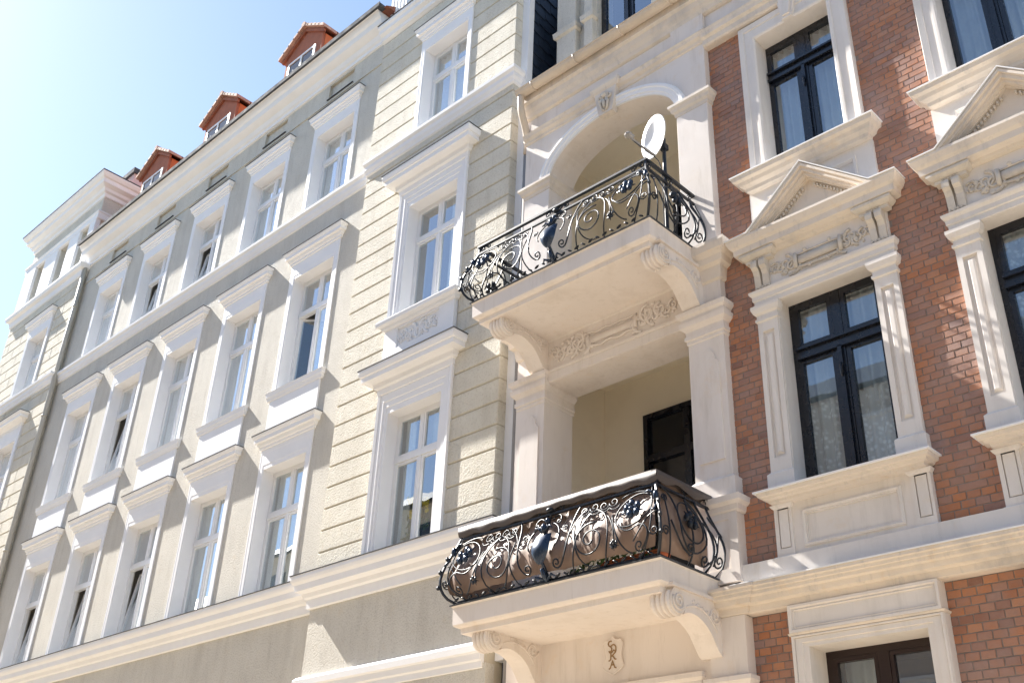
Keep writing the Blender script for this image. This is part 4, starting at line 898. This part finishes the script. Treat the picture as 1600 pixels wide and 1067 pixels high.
bal1, PF1, PS1, _, _ = balcony(7.22, 'upper')
bal2, PF2, PS2, zt2, z22 = balcony(3.24, 'lower')

# ---- attic above the loggia eaves
aw = MB(); wall(aw, -8.62, -5.9, 11.25, 15.0, 9.42, 9.8, [(-7.82, -6.72, 12.35, 14.3)]); ato = obj('dormer_front', aw, 'stucco_cream', brick_h)
for a, b in ((-8.6, -8.2), (-8.02, -7.85), (-6.7, -6.5)): p = MB(); p.cbox(a, b, 9.3, 9.42, 11.3, 15, .01); p.loft(a, b, 9.3, [(0, 12.75), (.04, 12.78), (.05, 12.88), (0, 12.9)], .1); obj('dormer_pilaster', p, 'stucco_cream', ato)
glazing(brick_h, -7.27, .55, 12.35, 14.3, 9.5, 13.6, 'dark_frame', fw=.065, mull=.1, trans=.12, dark=True)
rf = MB(); rf.prism_x([(9.6, 11.2), (10.3, 15.0), (14, 17), (18, 15), (19, 11.2)], LX0 - .1, XE); rfo = obj('roof', rf, 'slate', brick_h)

# ------------------------------------------------------------------ loose things
# satellite dish on the upper balcony
dish = thing('satellite_dish', 'white satellite dish on a black pole at the corner of the upper balcony', 'satellite dish', (-6.0, 8.45, 7.24))
n = Vector((-.35, -.935, -.04)).normalized(); c0 = Vector((-6.1, 8.4, 8.77)); upv = Vector((0, 0, 1)); sx_ = n.cross(upv).normalized(); sy_ = sx_.cross(n).normalized()
d = MB(); vs = [c0 - n * .07]; fs = []; RN, SN = 6, 28
for i in range(1, RN + 1):
    r = i / RN
    for k in range(SN):
        a = 2 * PI * k / SN; vs.append(c0 + sx_ * (.27 * r * math.cos(a)) + sy_ * (.30 * r * math.sin(a)) - n * (.07 * (1 - r * r)))
for k in range(SN): fs.append((0, 1 + k, 1 + (k + 1) % SN))
for i in range(RN - 1):
    for k in range(SN): a = 1 + i * SN; fs.append((a + k, a + (k + 1) % SN, a + SN + (k + 1) % SN, a + SN + k))
d.add(vs, fs); k0 = len(vs); d.add([v - n * .012 for v in vs], [tuple(reversed(f)) for f in fs])
base = 1 + (RN - 1) * SN
for k in range(SN): d.f.append((base + k, base + (k + 1) % SN, k0 + base + (k + 1) % SN, k0 + base + k))
obj('reflector', d, 'dish_white', dish, smooth=True)
a = MB(); foot = c0 - sy_ * .29 - n * .02; tipp = c0 + n * .36 - sy_ * .12
a.tube([foot, foot + (tipp - foot) * .5 - sy_ * .01, tipp], .017, 6); obj('feed_arm', a, 'pipe_grey', dish)
a = MB(); a.blob(tipp + sy_ * .02, .055, .055, .045, 8, 5); a.tube([tipp + n * .0, tipp - n * .07 + sy_ * .02], .028, 8); obj('feed_head', a, 'granite', dish)
a = MB(); a.tube([(-5.99, 8.47, 7.3), (-5.99, 8.47, 8.72)], .024, 8); a.tube([(-5.99, 8.47, 8.62), c0 - n * .075], .02, 6); a.box(-6.03, -5.95, 8.43, 8.51, 8.54, 8.62); obj('mast', a, 'iron', dish)
a = MB(); a.tube(bez(tuple(tipp), tuple(foot - sy_ * .1), (-6.02, 8.44, 8.5), (-6.02, 8.45, 8.1), 14) + [(-6.02, 8.45, 7.7), (-6.05, 8.5, 7.3)], .006, 5); obj('cable', a, 'dark_frame', dish)

# brown cloth behind the lower railing
def cloth(name, P, u0, u1, nu, v0, v1, off, seed, wob=.022):
    rn = random.Random(seed); mb = MB(); nv = 16; vs = []; ph = [rn.uniform(0, 6) for _ in range(8)]
    for i in range(nu + 1):
        u = u0 + (u1 - u0) * i / nu
        for j in range(nv + 1):
            v = v0 + (v1 - v0) * j / nv
            e = wob * (math.sin(u * 9 + ph[0] + 2 * v) + .7 * math.sin(u * 23 + ph[1] - v * 7) + .5 * math.sin(v * 17 + ph[2] + u * 5) + .5 * math.sin(u * 41 + ph[3] + v * 13) + .4 * math.sin(u * 71 + v * 31 + ph[4]))
            vs.append(P(u, v, off + e * .55 * min(1, (v1 - v) * 5 + .1)))
    fs = [(i * (nv + 1) + j, (i + 1) * (nv + 1) + j, (i + 1) * (nv + 1) + j + 1, i * (nv + 1) + j + 1) for i in range(nu) for j in range(nv)]
    mb.add(vs, fs); return mb
tarp = thing('balcony_cloth', 'brown cloth screen hung inside the lower balcony railing, hem folded over the handrail', 'cloth screen', (-7.35, 8.1, 3.26))
half = (RX1 - RX0) / 2
def PFc(u, v, off): x, d, z = PF2(u, v, off); return (x, d, z)
cb = cloth('x', lambda u, v, o: PF2(u, v, o - .055 - (.10 * max(0, .35 - v) if u > .2 else .02)), -half + .05, half - .04, 90, .10, .87, 0, 4); obj('front_sheet', cb, 'tarp', tarp, smooth=True)
cb = cloth('x', lambda u, v, o: PS2(1)(u, v, o - .05), .02, .72, 30, .06, .87, 0, 6, .012); obj('side_sheet', cb, 'tarp', tarp, smooth=True)
cb = cloth('x', lambda u, v, o: PS2(-1)(u, v, o - .05), .02, .9, 30, .12, .87, 0, 8, .014); obj('side_sheet', cb, 'tarp', tarp, smooth=True)
hm = MB(); nseg = 60; vs = []; fs = []
for i in range(nseg + 1):
    x = RX0 - .03 + (RX1 - RX0 + .06) * i / nseg; sag = .010 * math.sin(i * .5) + .014 * math.sin(i * .21 + 1); drop = .075 + .035 * abs(math.sin(i * .07 + .6)) + .012 * math.sin(i * .9)
    vs += [(x, RD + .07, zt2 - .1), (x, RD + .03, zt2 + .014), (x, RD - .028, zt2 + .016), (x, RD - .036 + sag * .2, zt2 - drop * .5), (x, RD - .022 + abs(sag) * .5, zt2 - drop)]
for i in range(nseg):
    for k in range(4): a = i * 5 + k; fs.append((a, a + 5, a + 6, a + 1))
hm.add(vs, fs); vs = []; fs = []
for i in range(25):
    dd = RD - .03 + .99 * i / 24; drop = .08 + .03 * math.sin(i * .5) + (.05 if i > 21 else 0)
    vs += [(RX1 - .07, dd, zt2 - .1), (RX1 - .03, dd, zt2 + .013), (RX1 + .03, dd, zt2 + .015), (RX1 + .036, dd, zt2 - drop * .5), (RX1 + .022 + .006 * math.sin(i), dd, zt2 - drop)]
for i in range(24):
    for k in range(4): a = i * 5 + k; fs.append((a, a + 5, a + 6, a + 1))
hm.add(vs, fs); obj('hem', hm, 'tarp_hem', tarp, smooth=True)
# planter with greenery at the balcony's corner
pl = thing('planter', 'low orange planter with green leaves in the corner of the lower balcony', 'planter', (-6.4, 8.22, 3.26))
q = MB(); q.loft(-6.75, -6.02, 8.16, [(-.02, 3.262), (.0, 3.28), (.02, 3.36), (.03, 3.365), (.03, 3.385), (.0, 3.386)], .14); obj('box', q, 'terracotta', pl)
lf = MB(); rn = random.Random(9)
for k in range(90):
    x = rn.uniform(-7.2, -6.1); z = rn.uniform(3.34, 3.55); d = rn.uniform(8.04, 8.2); L = rn.uniform(.04, .08); an = rn.uniform(0, 6.28); wv = Vector((math.cos(an), rn.uniform(-.4, .4), math.sin(an) * .6)).normalized() * L; sv = Vector((-wv.z, rn.uniform(-.02, .02), wv.x)) * .3; b = Vector((x, d, z))
    lf.add([b - wv, b + sv, b + wv, b - sv], [(0, 1, 2, 3)])
obj('foliage', lf, 'leaf', pl)
# potted flowers behind the bay's lowest window
pf = thing('flower_pot', 'yellow flowers in a pot behind the lowest panes of the cream bay window', 'potted plant', (-11.0, 9.29, 4.6))
q = MB(); q.tube([(-11.0, 9.29, 4.6), (-11.0, 9.29, 4.68), (-11.0, 9.29, 4.8)], .09, 12, (.8, 1.1)); obj('pot', q, 'white_paint', pf)
q = MB(); bl = MB(); rn = random.Random(3)
for k in range(10):
    tp = Vector((-11.0 + rn.uniform(-.26, .22), 9.24 + rn.uniform(-.02, .02), 5.12 + rn.uniform(-.05, .38))); q.tube([(-11.0, 9.29, 4.78), (-11.0 + (tp.x + 11.0) * .4, 9.28, 5.0), tp], .006, 4)
    for e in range(7): bl.blob(tp + Vector((rn.uniform(-.05, .05), rn.uniform(-.03, .03), rn.uniform(-.06, .06))), .032, .02, .032, 6, 4)
for k in range(26):
    b = Vector((-11.02 + rn.uniform(-.26, .22), 9.25 + rn.uniform(-.03, .03), rn.uniform(4.85, 5.2))); wv = Vector((rn.uniform(-1, 1), .1, rn.uniform(-.2, 1))).normalized() * .07; sv = Vector((-wv.z, 0, wv.x)) * .35
    q.add([b - wv, b + sv, b + wv, b - sv], [(0, 1, 2, 3)])
obj('stems', q, 'leaf', pf); obj('blossoms', bl, 'blossom', pf, smooth=True)

# ------------------------------------------------------------------ houses across the street (behind the camera; mirrored in the panes)
hs = [(-75, -42, 12.5, 'house_grey', 'grey'), (-42, -20, 14.0, 'house_ochre', 'ochre'), (-20, -2, 13.3, 'house_pink', 'pink'), (-2, 26, 13.0, 'house_grey', 'grey')]
for i, (x0, x1, zt, mt, cn) in enumerate(hs):
    t = thing('house', ['grey house farthest along the opposite side of the street, mirrored in panes', 'ochre house across the street, mirrored in the left panes', 'pink house across the street, mirrored in the brick house panes', 'grey house across the street beside the pink one, mirrored in panes'][i], 'house', ((x0 + x1) / 2, -8, -EYE), 'houses across the street')
    b = MB(); b.box(x0, x1, -16, -6, -EYE, zt); obj('wall', b, mt, t)
    b = MB(); b.prism_x([(-5.7, zt), (-11, zt + 3.4), (-16.3, zt)], x0 + .02, x1 - .02); obj('roof', b, 'slate', t)
    nx = int((x1 - x0) / 2.4)
    for fl_ in range(4):
        for k in range(nx):
            xx = x0 + (k + .5) * (x1 - x0) / nx; zz = zt - 2.7 - fl_ * 3.4
            if zz < -1: continue
            b = MB(); b.ring(xx - .62, xx + .62, zz - .1, zz + 1.9, .1, -6.0, -5.93); b.box(xx - .52, xx + .52, -6.02, -5.97, zz, zz + 1.8); obj('window', b, 'pane_dark' if k % 3 else 'white_paint', t)
